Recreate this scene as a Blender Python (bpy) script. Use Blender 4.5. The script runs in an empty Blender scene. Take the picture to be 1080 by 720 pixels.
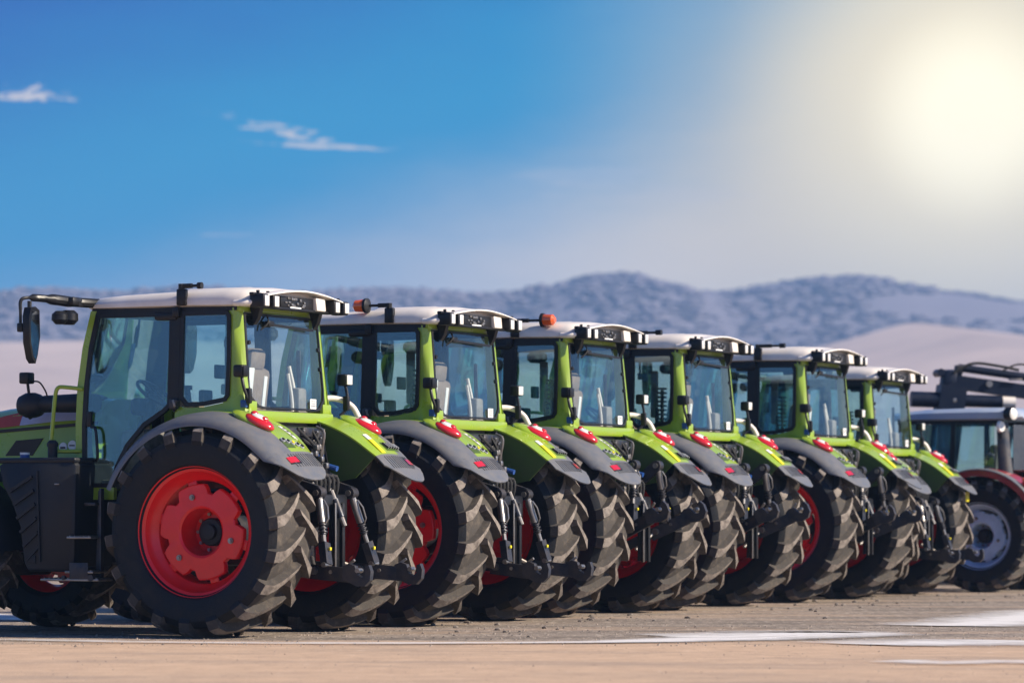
import bpy, bmesh, math, random
from math import sin, cos, pi, radians, sqrt, atan2
from mathutils import Vector, Matrix, noise
random.seed(7)
C = bpy.data.collections.new('place'); bpy.context.scene.collection.children.link(C)
scene = bpy.context.scene

# ------------------------------------------------------------------ materials
MAT = {}
def nodes(name):
    m = bpy.data.materials.new(name); m.use_nodes = True
    nt = m.node_tree; nt.nodes.clear(); MAT[name] = m
    out = nt.nodes.new('ShaderNodeOutputMaterial')
    return m, nt, out
def mat(name, col, rough=.5, metal=0., col2=None, scale=8., amt=.5, bump=0., bscale=60., coat=0., detail=6., lo=.35, hi=.65, spec=.5):
    m, nt, out = nodes(name); N = nt.nodes; L = nt.links
    b = N.new('ShaderNodeBsdfPrincipled'); L.new(b.outputs[0], out.inputs[0])
    b.inputs['Roughness'].default_value = rough; b.inputs['Metallic'].default_value = metal
    b.inputs['Coat Weight'].default_value = coat; b.inputs['Coat Roughness'].default_value = .06
    b.inputs['Specular IOR Level'].default_value = spec
    tc = N.new('ShaderNodeTexCoord')
    if col2 is None: col2 = tuple(c*.72 for c in col)
    n = N.new('ShaderNodeTexNoise'); n.inputs['Scale'].default_value = scale; n.inputs['Detail'].default_value = detail
    n.inputs['Roughness'].default_value = .65
    L.new(tc.outputs['Object'], n.inputs['Vector'])
    r = N.new('ShaderNodeMapRange'); r.inputs[1].default_value = lo; r.inputs[2].default_value = hi; r.inputs[4].default_value = amt
    L.new(n.outputs['Fac'], r.inputs[0])
    mx = N.new('ShaderNodeMix'); mx.data_type = 'RGBA'
    mx.inputs[6].default_value = (*col, 1); mx.inputs[7].default_value = (*col2, 1)
    L.new(r.outputs[0], mx.inputs[0]); L.new(mx.outputs[2], b.inputs['Base Color'])
    rr = N.new('ShaderNodeMapRange'); rr.inputs[1].default_value = .3; rr.inputs[2].default_value = .7
    rr.inputs[3].default_value = max(0, rough-.06); rr.inputs[4].default_value = min(1, rough+.14)
    L.new(n.outputs['Fac'], rr.inputs[0]); L.new(rr.outputs[0], b.inputs['Roughness'])
    if bump:
        n2 = N.new('ShaderNodeTexNoise'); n2.inputs['Scale'].default_value = bscale; n2.inputs['Detail'].default_value = 5
        L.new(tc.outputs['Object'], n2.inputs['Vector'])
        bp = N.new('ShaderNodeBump'); bp.inputs['Strength'].default_value = bump; bp.inputs['Distance'].default_value = .01
        L.new(n2.outputs['Fac'], bp.inputs['Height']); L.new(bp.outputs[0], b.inputs['Normal'])
    return m
DUST = (.34, .27, .21)
mat('green', (.25, .385, .014), .28, 0, (.27, .34, .05), 3.5, .5, coat=.5)
mat('green_shaded', (.045, .095, .008), .5, 0, (.06, .08, .025), 5, .6)  # fender green darkened: the inner walls' shade is put into the colour
mat('cream', (.80, .74, .67), .38, 0, (.62, .56, .50), 4, .55, coat=.2)
mat('red', (.80, .006, .008), .36, 0, (.62, .012, .012), 6, .55, coat=.3)
mat('tyre_wall', (.0075, .009, .013), .60, 0, (.03, .026, .022), 7, .6, .35, 70, lo=.5, hi=.75, spec=.3)
mat('tyre_tread', (.23, .195, .165), .8, 0, (.075, .062, .054), 12, .85, .7, 50, lo=.44, hi=.66)
mat('tyre_groove', (.05, .043, .037), .85, 0, (.14, .115, .09), 11, .7, .4, 60, lo=.48, hi=.7)  # less dusty rubber, darkened further to put groove shade into the colour
mat('grey_plastic', (.115, .125, .145), .38, 0, (.18, .165, .15), 9, .6, .12, 160)
mat('dark_plastic', (.007, .010, .017), .46, 0, (.03, .027, .025), 6, .4, .12, 160, spec=.35)
mat('black', (.006, .007, .010), .38, 0, (.022, .02, .018), 8, .5, spec=.35)
mat('rubber', (.02, .02, .02), .75)
mat('iron', (.018, .024, .038), .42, .3, (.09, .07, .055), 9, .55, .25, 60)
mat('steel', (.34, .33, .32), .38, .85, (.16, .13, .10), 12, .6)
mat('silver_paint', (.50, .53, .58), .35, .2, (.34, .36, .40), 8, .5)
mat('lamp_red', (.55, .012, .012), .12, 0, (.42, .01, .01), 20, .4, coat=1)
mat('lamp_white', (.80, .78, .74), .12, 0, (.62, .60, .58), 30, .5, coat=1)
mat('lamp_orange', (.80, .13, .015), .15, 0, (.65, .07, .02), 18, .4, coat=1)
mat('yellow', (.80, .68, .015), .4); mat('white', (.82, .82, .80), .45, 0, (.7, .7, .68), 12, .5)
mat('fabric', (.11, .10, .095), .9, 0, (.11, .11, .11), 9, .6, .3, 200)
mat('seat_brown', (.26, .20, .15), .8, 0, (.16, .12, .095), 10, .6)
mat('interior', (.26, .24, .22), .7, 0, (.07, .07, .075), 9, .6)
mat('hood_silver', (.45, .47, .58), .35, .1); mat('hood_red', (.42, .06, .04), .4)
mat('dark_blue', (.002, .007, .024), .42, 0, (.006, .012, .03), 7, .5, spec=.3)
mat('roof_blue', (.24, .33, .50), .4, 0, (.45, .47, .50), 2, .6, coat=.2)
mat('dark_red', (.30, .012, .012), .35, 0, None, 5, .5, coat=.4)
mat('hyd_blue', (.015, .07, .27), .35)
mat('mirror_glass', (.75, .80, .82), .03, 1., (.7, .75, .78), 4, .3)
mat('blue_rim', (.46, .60, .80), .4, .0, (.22, .33, .5), 6, .5, coat=.3)

def glass(name, tint, refl):
    m, nt, out = nodes(name); N = nt.nodes; L = nt.links
    t = N.new('ShaderNodeBsdfTransparent'); g = N.new('ShaderNodeBsdfGlossy'); d = N.new('ShaderNodeBsdfDiffuse')
    g.inputs['Roughness'].default_value = .015; g.inputs['Color'].default_value = (.85, .95, 1, 1)
    d.inputs['Color'].default_value = (.20, .34, .38, 1)
    tc = N.new('ShaderNodeTexCoord'); n = N.new('ShaderNodeTexNoise'); n.inputs['Scale'].default_value = 2.2; n.inputs['Detail'].default_value = 5
    L.new(tc.outputs['Object'], n.inputs['Vector'])
    t.inputs['Color'].default_value = (*tint, 1)
    fr = N.new('ShaderNodeFresnel'); fr.inputs['IOR'].default_value = 1.5
    mr = N.new('ShaderNodeMapRange'); mr.inputs[3].default_value = refl; mr.inputs[4].default_value = 1.
    L.new(fr.outputs[0], mr.inputs[0])
    m1 = N.new('ShaderNodeMixShader'); m2 = N.new('ShaderNodeMixShader')
    dm = N.new('ShaderNodeMapRange'); dm.inputs[1].default_value = .4; dm.inputs[2].default_value = .7; dm.inputs[3].default_value = .0; dm.inputs[4].default_value = .06
    L.new(n.outputs['Fac'], dm.inputs[0]); L.new(dm.outputs[0], m1.inputs[0])
    L.new(t.outputs[0], m1.inputs[1]); L.new(d.outputs[0], m1.inputs[2])
    L.new(mr.outputs[0], m2.inputs[0]); L.new(m1.outputs[0], m2.inputs[1]); L.new(g.outputs[0], m2.inputs[2])
    L.new(m2.outputs[0], out.inputs[0])
glass('glass', (.80, .945, .95), .06)
glass('rear_glass', (.90, .96, .97), .07)

# ------------------------------------------------------------------ mesh builder
def V(*a): return Vector(a)
class MB:
    def __init__(s): s.v = []; s.f = []; s.m = []; s.names = []; s.cur = 0
    def use(s, name):
        if name not in s.names: s.names.append(name)
        s.cur = s.names.index(name); return s
    def add(s, vs, fs):
        o = len(s.v); s.v += [Vector(v) for v in vs]
        for f in fs: s.f.append([o+i for i in f]); s.m.append(s.cur)
        return s
    def loft(s, rings, closed=True, caps=True):
        n = len(rings[0]); vs = [p for r in rings for p in r]; fs = []
        for i in range(len(rings)-1):
            for j in range(n if closed else n-1):
                k = (j+1) % n
                fs.append([i*n+j, i*n+k, (i+1)*n+k, (i+1)*n+j])
        if caps and closed:
            fs.append(list(range(n))[::-1]); fs.append([(len(rings)-1)*n+j for j in range(n)])
        return s.add(vs, fs)
    def box(s, c, size, bev=.0, rot=None, taper=None):
        bm = bmesh.new(); bmesh.ops.create_cube(bm, size=1)
        for v in bm.verts:
            if taper and v.co.z > 0: v.co.x *= taper[0]; v.co.y *= taper[1]
            v.co = Vector((v.co.x*size[0], v.co.y*size[1], v.co.z*size[2]))
        if bev: bmesh.ops.bevel(bm, geom=bm.edges[:], offset=min(bev, min(size)*.45), segments=2, affect='EDGES', profile=.5)
        M = Matrix.Translation(c)
        if rot: M = M @ (Matrix.Rotation(rot[2], 4, 'Z') @ Matrix.Rotation(rot[1], 4, 'Y') @ Matrix.Rotation(rot[0], 4, 'X'))
        bm.verts.ensure_lookup_table()
        s.add([M @ v.co for v in bm.verts], [[v.index for v in f.verts] for f in bm.faces]); bm.free(); return s
    def tube(s, pts, r, n=10, caps=True, r1=None):
        pts = [Vector(p) for p in pts]; rings = []; up = None
        for i, p in enumerate(pts):
            d = (pts[min(i+1, len(pts)-1)] - pts[max(i-1, 0)]).normalized()
            if up is None:
                up = d.orthogonal().normalized()
            else:
                up = (up - d*up.dot(d)).normalized()
            w = d.cross(up)
            rad = r if r1 is None else r+(r1-r)*i/(len(pts)-1)
            if isinstance(r, (list, tuple)): rad = r[i]
            rings.append([p + (up*cos(2*pi*j/n) + w*sin(2*pi*j/n))*rad for j in range(n)])
        return s.loft(rings, True, caps)
    def cyl(s, a, b, r, n=16, r1=None): return s.tube([a, b], r, n, True, r1)
    def sq(s, a, b, w, h, up=(0, 0, 1)):          # square bar from a to b
        a = Vector(a); b = Vector(b); d = (b-a).normalized(); u = Vector(up); x = d.cross(u).normalized(); y = x.cross(d)
        return s.loft([[q + x*i*w/2 + y*j*h/2 for i, j in ((-1, -1), (1, -1), (1, 1), (-1, 1))] for q in (a, b)])
    def lathe(s, prof, c=(0, 0, 0), n=48, cap0=False, cap1=False):   # about local y: prof = (r, y)
        rings = [[Vector(c)+V(r*cos(2*pi*j/n), y, r*sin(2*pi*j/n)) for j in range(n)] for r, y in prof]
        s.loft(rings, True, False)
        o = len(s.v)-n*len(prof)
        if cap0: s.f.append([o+j for j in range(n)][::-1]); s.m.append(s.cur)
        if cap1: s.f.append([o+(len(prof)-1)*n+j for j in range(n)]); s.m.append(s.cur)
        return s
    def prism(s, poly, y0, y1, yf=None):          # poly in xz, extruded in y
        if yf: a = [V(x, yf(z)+y0, z) for x, z in poly]; b = [V(x, yf(z)+y1, z) for x, z in poly]
        else: a = [V(x, y0, z) for x, z in poly]; b = [V(x, y1, z) for x, z in poly]
        return s.loft([a, b])
    def frame(s, outer, inner, y0, y1, yf=None):
        f = (lambda z: yf(z)) if yf else (lambda z: 0)
        n = len(outer); R = [[V(x, f(z)+y, z) for x, z in P] for P, y in ((outer, y0), (outer, y1), (inner, y1), (inner, y0), (outer, y0))]
        return s.loft(R, True, False)
    def xf(s, M): s.v = [M @ v for v in s.v]; return s
    def mirror(s):
        s.v = [V(v.x, -v.y, v.z) for v in s.v]; s.f = [f[::-1] for f in s.f]; return s
    def both(s):                                  # add the mirrored copy
        n = len(s.v); s.v += [V(v.x, -v.y, v.z) for v in s.v]
        k = len(s.f); s.f += [[i+n for i in f][::-1] for f in s.f[:k]]; s.m += s.m[:k]; return s
    def build(s, name, parent=None, smooth=35, fix=True):
        me = bpy.data.meshes.new(name); me.from_pydata(s.v, [], s.f); me.validate()
        for n in s.names: me.materials.append(MAT[n])
        if len(me.polygons) == len(s.m): me.polygons.foreach_set('material_index', s.m)
        if fix:
            bm = bmesh.new(); bm.from_mesh(me); bmesh.ops.recalc_face_normals(bm, faces=bm.faces[:]); bm.to_mesh(me); bm.free()
        if smooth:
            me.polygons.foreach_set('use_smooth', [True]*len(me.polygons)); me.set_sharp_from_angle(angle=radians(smooth))
        me.update()
        o = bpy.data.objects.new(name, me); C.objects.link(o)
        if parent: o.parent = parent
        return o
def M_(name): return MB().use(name)
def tag(o, label=None, cat=None, group=None, kind=None):
    for k, v in (('label', label), ('category', cat), ('group', group), ('kind', kind)):
        if v: o[k] = v
    return o
def empty(name, loc=(0, 0, 0), rz=0, parent=None):
    o = bpy.data.objects.new(name, None); C.objects.link(o); o.location = loc; o.rotation_euler = (0, 0, rz)
    o.empty_display_size = .3
    if parent: o.parent = parent
    return o
def copy_tree(o, parent=None):
    c = o.copy(); C.objects.link(c); c.parent = parent
    for ch in list(o.children): copy_tree(ch, c)
    return c
def arc(c, r, a0, a1, n): return [(c[0]+r*cos(radians(a0+(a1-a0)*i/n)), c[1]+r*sin(radians(a0+(a1-a0)*i/n))) for i in range(n+1)]
def smooth_path(pts, n=5):                        # Catmull-Rom
    P = [Vector(p) for p in pts]; P = [P[0]*2-P[1]]+P+[P[-1]*2-P[-2]]; out = []
    for i in range(1, len(P)-2):
        a, b, c, d = P[i-1:i+3]
        for k in range(n):
            t = k/n; out.append(.5*((2*b)+(c-a)*t+(2*a-5*b+4*c-d)*t*t+(3*b-a-3*c+d)*t**3))
    out.append(P[-2]); return out

# ------------------------------------------------------------------ wheels
def tyre_mb(R, rb, W, nl, lug=.072, wall='tyre_wall', tread='tyre_tread'):
    """agricultural tyre about local y, outward = +y; R overall radius, rb bead radius, W half width"""
    m = M_(wall); s = R-lug
    prof = [(rb, -W*.80), (rb+.03, -W*.93), (rb+(s-rb)*.42, -W*1.03), (rb+(s-rb)*.72, -W*1.02), (s-.055, -W*.96), (s-.025, -W*.88)]
    m.lathe([(rb-.01, -W*.72)]+prof, n=72); m.lathe([(r, -y) for r, y in ([(rb-.01, -W*.72)]+prof)][::-1], n=72)
    m.lathe([(rb+.085, W*.975), (rb+.092, W*.99), (rb+.10, W*.985)], n=72)
    m.use('tyre_groove')
    m.lathe([(s-.025, -W*.88), (s-.006, -W*.6), (s, -W*.2), (s, W*.2), (s-.006, W*.6), (s-.025, W*.88)], n=72)
    D = .78*2*W/ (R*2.15)
    # t, y, base r, normal tilt(deg), height
    sec = [(-.03, -.07, s, 0, lug), (.12, .12, s, 0, lug), (.34, .36, s-.002, 4, lug), (.58, .60, s-.008, 8, lug),
           (.80, .80, s-.02, 14, lug*1.02), (.93, .93, s-.045, 34, lug*.92), (.98, .985, s-.085, 66, lug*.5), (1., 1.0, s-.115, 84, lug*.15)]
    for sg in (1, -1):
        for k in range(nl):
            base = 2*pi*(k + (0 if sg > 0 else .5))/nl; rings = []
            for i, (t, yy, r, tilt, h) in enumerate(sec):
                ang = base + D*(1-(1-max(t, 0))**1.35) + (0 if t >= 0 else -.015)
                wt = (.026+.024*min(1, max(0, t)*1.3))*R/.95; wb = wt+.016
                y = yy*W*sg
                rad = V(cos(ang), 0, sin(ang)); tang = V(-sin(ang), 0, cos(ang)); ya = V(0, sg, 0)
                nrm = rad*cos(radians(tilt)) + ya*sin(radians(tilt))
                c = rad*r + V(0, y, 0) - nrm*.012; top = c + nrm*(h+.012)
                # cut slightly skewed ends
                sk = ya*.012*(1 if t < .9 else .2)
                rings.append([c - tang*wb, c + tang*wb, top + tang*wt + sk, top - tang*wt - sk])
            m.use(tread); k0 = len(m.f); m.loft(rings[:6]); m.use('tyre_groove'); m.loft(rings[5:7])
            for q in range(5): m.m[k0+q*4+1] = m.m[k0+q*4+3] = m.cur  # lug sides take the dark groove colour, their shade painted in
            m.use(wall); m.loft(rings[6:])
    return m
def disc_mb(Rd, y, notch=6, nd_=.075, hole=.21, mat_='red', deep=.25, n=96):
    m = M_(mat_)
    def ro(a):
        d = min(abs((a-radians(-15)-i*2*pi/notch+pi) % (2*pi)-pi) for i in range(notch))*Rd
        return Rd-nd_*max(0, min(1, (.062-d)/.015))
    A = [2*pi*j/n for j in range(n)]
    def ring(rf, yy): return [V(rf(a)*cos(a), yy, rf(a)*sin(a)) for a in A]
    m.loft([ring(ro, y-.06), ring(ro, y-.008), ring(lambda a: ro(a)-.010, y), ring(lambda a: hole+.02, y+.006), ring(lambda a: hole, y-.008),
            ring(lambda a: hole-.012, y-deep), ring(lambda a: .05, y-deep), ring(lambda a: .05, y-deep-.03), ring(lambda a: hole, y-deep-.03),
            ring(lambda a: hole+.03, y-.06), ring(lambda a: ro(a)-.012, y-.06)], True, False)
    return m
def wheel(parent, name, pos, side, R, rb, W, nl, rimmat='red', dset=None, steer=0, tyre_rot=0):
    """part = the wheel disc; sub-parts tyre, rim, hub"""
    flange = rb+.02
    y1 = W*.86
    if dset is None: dset = y1-.12
    fl = (lambda m: m.mirror()) if side < 0 else (lambda m: m)
    d = fl(disc_mb(rb*.74, dset, nd_=.075 if rimmat == 'red' else .022, mat_=rimmat, hole=min(.21, rb*.37), deep=min(.24, rb*.45))).build(name, parent); d.location = pos
    d.rotation_euler = (0, 0, steer)
    t = tyre_mb(R, rb-.01, W, nl)
    if tyre_rot: t.xf(Matrix.Rotation(tyre_rot, 4, 'Y'))
    fl(t).build('tyre', d, smooth=28)
    m = M_(rimmat)
    m.lathe([(flange-.035, y1-.035), (flange, y1-.02), (flange+.006, y1), (flange-.004, y1+.008), (flange-.02, y1-.002), (flange-.03, y1-.03), (flange-.06, y1-.05), (flange-.085, y1-.12),
             (rb*.80, y1-.16), (rb*.775, dset-.10), (rb*.775, -y1+.22), (flange-.07, -y1+.08), (flange-.02, -y1+.01), (flange+.005, -y1-.004), (flange, -y1+.03), (flange-.05, -y1+.05), (flange-.05, y1-.05), (flange-.035, y1-.035)], n=72)
    # lugs that hold the disc to the rim
    for k in range(6):
        a = radians(15+60*k); m.box((cos(a)*rb*.755, dset-.045, sin(a)*rb*.755), (.05, .02, .09), .004, (0, -a, 0))
    fl(m).build('rim', d)
    k_ = R/.945
    h = M_('dark_plastic'); y0 = dset-min(.24, rb*.45)
    h.lathe([(.125*k_, y0), (.125*k_, y0+.07), (.112*k_, y0+.085), (.07*k_, y0+.088), (.065*k_, y0+.125), (.02, y0+.13)], n=32, cap1=True)
    h.use('steel')
    for q in range(10):
        a = 2*pi*q/10; c = V(cos(a)*.165*k_, y0, sin(a)*.165*k_); h.cyl(c, c+V(0, .028, 0), .016, 6)
    fl(h).build('hub', d)
    for q in range(3):
        a = radians(74+120*q); c = V(cos(a)*rb*.55, dset, sin(a)*rb*.55)
        b = M_('steel').cyl(c, c+V(0, .02, 0), .026*k_, 16).cyl(c+V(0, .018, 0), c+V(0, .034, 0), .016*k_, 6); fl(b).build('wheel_bolt', d)
    # axle stub behind the disc
    fl(M_('iron').cyl((0, y0-.03, 0), (0, -y1-.15, 0), .13*k_, 20)).build('axle_end', d)
    return d

# ------------------------------------------------------------------ green tractor
WH = .93                                            # rear axle height
def S(a, y, r):                                     # point on the fender cylinder; a from the rear, degrees
    a = radians(a); return V(-cos(a)*r, y, WH+sin(a)*r)
def fprof(y):                                       # fender radius over width
    pts = [(.60, 1.045), (.66, 1.068), (.80, 1.078), (.97, 1.074), (1.10, 1.060), (1.22, 1.030), (1.29, .985), (1.305, .945)]
    if y < .60: return 1.045
    for (a, b), (c, d) in zip(pts, pts[1:]):
        if y <= c: return b+(d-b)*(y-a)/(c-a)
    return pts[-1][1]
def patch(m, a0, a1, y0, y1, dr=.004, na=6, ny=4, skew=0, fy=None):
    def P(i, j, d):
        a = a0+(a1-a0)*i/na; y = y0+(y1-y0)*j/ny + skew*(i/na)
        return S(a, y, fprof(y)+d + tail(a))
    n = ny+1
    vs = [P(i, j, dr) for i in range(na+1) for j in range(n)] + [P(i, j, -.004) for i in range(na+1) for j in range(n)]
    o = (na+1)*n; fs = []
    for i in range(na):
        for j in range(ny):
            q = [i*n+j, i*n+j+1, (i+1)*n+j+1, (i+1)*n+j]; fs.append(q); fs.append([o+k for k in q[::-1]])
    for i in range(na): fs += [[i*n, (i+1)*n, o+(i+1)*n, o+i*n], [i*n+ny, o+i*n+ny, o+(i+1)*n+ny, (i+1)*n+ny]]
    for j in range(ny): fs += [[j, o+j, o+j+1, j+1], [na*n+j, na*n+j+1, o+na*n+j+1, o+na*n+j]]
    return m.add(vs, fs)
def tail(a):                                        # the rear end of the fender lifts off the circle a little
    return .0 if a > 50 else .00012*(50-a)**2
def fender_sheet(m, a0, a1, ys, na=20, th=.014, fn=None):
    rings = []
    for i in range(na+1):
        a = a0+(a1-a0)*i/na
        yy = [fn(a, y) if fn else y for y in ys]
        rings.append([S(a, y, fprof(y)+tail(a)) for y in yy] + [S(a, y, fprof(y)+tail(a)-th) for y in yy[::-1]])
    return m.loft(rings)

def ysd(z): return .825-(z-1.3)*.045                # cab side plane
LY = ysd
DOOR = [(1.35, 2.905), (1.42, 2.6), (1.46, 2.25), (1.472, 1.9), (1.46, 1.55), (1.42, 1.33), (1.13, 1.33), (1.07, 1.52), (.97, 1.70), (.80, 1.88), (.60, 2.0), (.535, 2.06), (.53, 2.5), (.53, 2.905)]
SIDEW = [(.455, 2.905), (.455, 2.5), (.455, 2.13), (.38, 2.05), (.20, 2.055), (-.035, 2.095), (-.068, 2.145), (-.074, 2.5), (-.066, 2.86), (-.03, 2.905)]
def inset(P, d):
    c = Vector((sum(p[0] for p in P)/len(P), sum(p[1] for p in P)/len(P))); n = len(P); out = []
    area = sum(P[i][0]*P[(i+1) % n][1]-P[(i+1) % n][0]*P[i][1] for i in range(n))
    sg = 1 if area > 0 else -1
    for i in range(n):
        a, b, e = Vector(P[i-1]), Vector(P[i]), Vector(P[(i+1) % n])
        d1 = (b-a).normalized(); d2 = (e-b).normalized()
        n1 = Vector((-d1.y, d1.x))*sg; n2 = Vector((-d2.y, d2.x))*sg
        k = n1+n2; k = k/max(.5, k.dot(n1)*1.0) if k.length > .1 else n1
        q = b+k*d/ (1 if k.length < 2 else k.length/2)
        out.append((q.x, q.y))
    return out

def make_tractor():
    T = empty('tractor')
    # --- chassis
    m = M_('iron')
    m.box((.15, 0, .93), (1.0, .62, .62), .05); m.box((1.3, 0, .88), (1.6, .46, .50), .05); m.box((2.75, 0, .95), (1.6, .42, .42), .04)
    m.cyl((0, -.75, WH), (0, .75, WH), .17, 24); m.cyl((0, -.55, WH), (0, .55, WH), .24, 24)
    m.box((2.88, 0, .62), (.26, 1.3, .22), .03); m.box((3.9, 0, .95), (.55, .62, .5), .06)
    m.use('black').box((-.42, 0, 1.18), (.34, .66, .36), .04); m.box((.5, 0, 1.27), (1.7, 1.2, .06), .01)
    m.build('chassis', T)
    # --- engine bonnet
    H = M_('green'); rings = []
    secs = [(1.52, .46, 2.14, .30), (2.0, .46, 2.12, .29), (2.7, .45, 2.06, .27), (3.3, .43, 1.97, .25), (3.75, .40, 1.86, .22), (4.02, .35, 1.70, .18), (4.12, .28, 1.52, .12)]
    for x, w, zt, tw in secs:
        zs = zt-.19; zb = 1.30 if x < 3.9 else 1.25
        half = [(w, zb), (w+.01, zb+.2), (w, zs-.03), (w-.015, zs), ((w+tw)/2+.01, (zs+zt)/2+.02), (tw, zt-.02), (tw*.5, zt+.012)]
        rings.append([V(x, y, z) for y, z in half] + [V(x, -y, z) for y, z in half[::-1]])
    H.loft(rings)
    hood = H.build('bonnet', T, 30)
    def hood_pt(x, u):                              # u 0 seam .. 1 top edge on the sloping shoulder
        for a, b in zip(secs, secs[1:]):
            if x <= b[0]:
                t = (x-a[0])/(b[0]-a[0]); w = a[1]+(b[1]-a[1])*t; zt = a[2]+(b[2]-a[2])*t; tw = a[3]+(b[3]-a[3])*t; break
        P = [(w-.015, zt-.19), ((w+tw)/2+.01, (zt-.19+zt)/2+.02), (tw, zt-.02)]
        k = u*2; i = min(1, int(k)); f = k-i
        return V(x, P[i][0]+(P[i+1][0]-P[i][0])*f, P[i][1]+(P[i+1][1]-P[i][1])*f)
    def band(m, x0, x1, top):
        n = 12; r = []
        for i in range(n+1):
            x = x0+(x1-x0)*i/n
            r.append([hood_pt(x, u)+V(0, .006, .006) for u in (.03, .03+(top(i/n)-.03)*.5, max(.04, top(i/n)))])
        m.loft(r, False, False)
    b = M_('hood_silver'); band(b, 1.56, 2.40, lambda t: .80-.10*t)
    b.use('hood_red'); band(b, 2.40, 3.05, lambda t: .70*(1-t)+.05); b.both(); b.build('bonnet_stripe', hood, fix=False)
    b = M_('black').sq((1.53, .462, 1.925), (2.7, .452, 1.852), .012, .03).sq((2.7, .452, 1.852), (3.7, .41, 1.67), .012, .03); b.both().build('bonnet_seam', hood)
    for (x0, zt, zb) in ((2.08, 1.80, 1.62), (2.22, 1.56, 1.38)):
      for sg in (1, -1):
        v = M_('black').prism([(x0+.04, zt-.01), (x0+.34, zt-.03), (x0+.46, zb+.01), (x0+.16, zb+.01)], .455, .468)
        v.use('green').prism([(x0-.04, zb-.05), (x0+.55, zb-.05), (x0+.58, zb-.01), (x0-.02, zb-.015)], .45, .474)
        (v.mirror() if sg < 0 else v).build('side_vent', hood)
    c = M_('white').lathe([(.001, .008), (.045, .008), (.048, 0)], (1.80, .468, 1.72), 20).lathe([(.001, .008), (.042, .008), (.045, 0)], (1.90, .468, 1.705), 20)
    c.use('iron').box((1.80, .477, 1.72), (.06, .002, .012)).box((1.90, .477, 1.70), (.055, .002, .02)); c.build('round_sticker', hood)
    g = M_('black').box((4.085, 0, 1.48), (.08, .42, .3), .03)
    g.build('grille', hood)
    for sy in (.2, -.2): M_('lamp_white').box((4.10, sy, 1.62), (.07, .12, .08), .02).build('headlight', hood)
    # --- air intake pipe with bulb, beside the bonnet
    a = M_('dark_plastic').tube([(1.45, .60, 2.10), (1.6, .60, 2.105), (2.02, .60, 2.10), (2.06, .60, 2.10)], [.085, .088, .078, .06], 18)
    a.tube([(2.03, .60, 2.09), (2.07, .60, 2.09), (2.13, .60, 2.09), (2.21, .60, 2.09), (2.27, .60, 2.09), (2.29, .60, 2.09)], [.05, .10, .118, .115, .09, .03], 20)
    a.tube([(2.16, .60, 1.98), (2.2, .60, 2.02)], .03, 8)
    a = a.build('air_intake', T)
    M_('black').box((2.2, .62, 2.34), (.10, .12, .105), .015).cyl((2.18, .61, 2.18), (2.19, .62, 2.29), .014, 8).tube(smooth_path([(2.15, .63, 2.31), (2.05, .64, 2.30), (1.99, .63, 2.22), (1.98, .61, 2.16)]), .008, 6).build('front_lamp', a)
    # --- cab shell
    c = M_('green')
    for sg in (1,):
        A = [(1.352, 2.93), (1.425, 2.6), (1.465, 2.25), (1.477, 1.9), (1.465, 1.55), (1.43, 1.30)]
        B = [(1.41, 2.93), (1.49, 2.6), (1.535, 2.25), (1.545, 1.9), (1.53, 1.55), (1.49, 1.30)]
        c.prism(A+B[::-1], -.055, .012, LY)
        # rear corner pillar, leaning back at its foot, wrapped round the corner
        Pz = [2.93, 2.80, 2.6, 2.35, 2.15, 2.02, 1.93]
        r = []
        for z in Pz:
            dx = -.09*(2.93-z); fl = max(0, (2.2-z))*.10
            y = LY(z)
            r.append([V(-.022+dx*.2, y-.004, z), V(-.088+dx*.6, y+.006+fl*.6, z), V(-.125+dx-fl, y-.02+fl, z), V(-.150+dx-fl, y-.068, z), V(-.10+dx, y-.075, z), V(-.03+dx*.3, y-.05, z)])
        c.loft(r)
        c.prism([(.50, 2.055), (.38, 2.04), (.20, 2.045), (.0, 2.08), (-.03, 2.13), (-.16, 2.1), (-.22, 1.90), (.0, 1.90), (.5, 1.90)], -.06, .004, LY)
        c.prism([(1.12, 1.33), (1.45, 1.33), (1.44, 1.22), (1.12, 1.22)], -.04, .01, LY)
    c.both()
    c.loft([[V(-.148-.09*(2.93-z), -LY(z)+.075, z), V(-.150-.09*(2.93-z), -.645-.03*(2.93-z), z), V(-.11-.09*(2.93-z), -.645-.03*(2.93-z), z), V(-.11-.09*(2.93-z), -LY(z)+.075, z)] for z in (2.93, 2.5, 2.0)])
    c.box((-.235, 0, 1.965), (.05, 1.54, .10), .015)        # sill under the rear window
    for y, r0 in ((.68, 1), (-.68, -1)): c.box((-.225, y, 2.05), (.04, .16, .10), .015)
    c.box((-.12, 0, 2.92), (.06, 1.50, .05), .01)
    c.box((1.43, 0, 2.92), (.06, 1.36, .05), .01)
    cab = c.build('cab', T)
    k = M_('black').prism([(1.40, 2.955), (-.12, 2.955), (-.12, 2.905), (1.40, 2.905)], -.05, .004, LY)
    k.prism([(.53, 2.91), (.455, 2.91), (.455, 2.05), (.50, 2.0), (.53, 2.05)], -.05, .022, LY)
    k.both().build('side_rail', cab)
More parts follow.
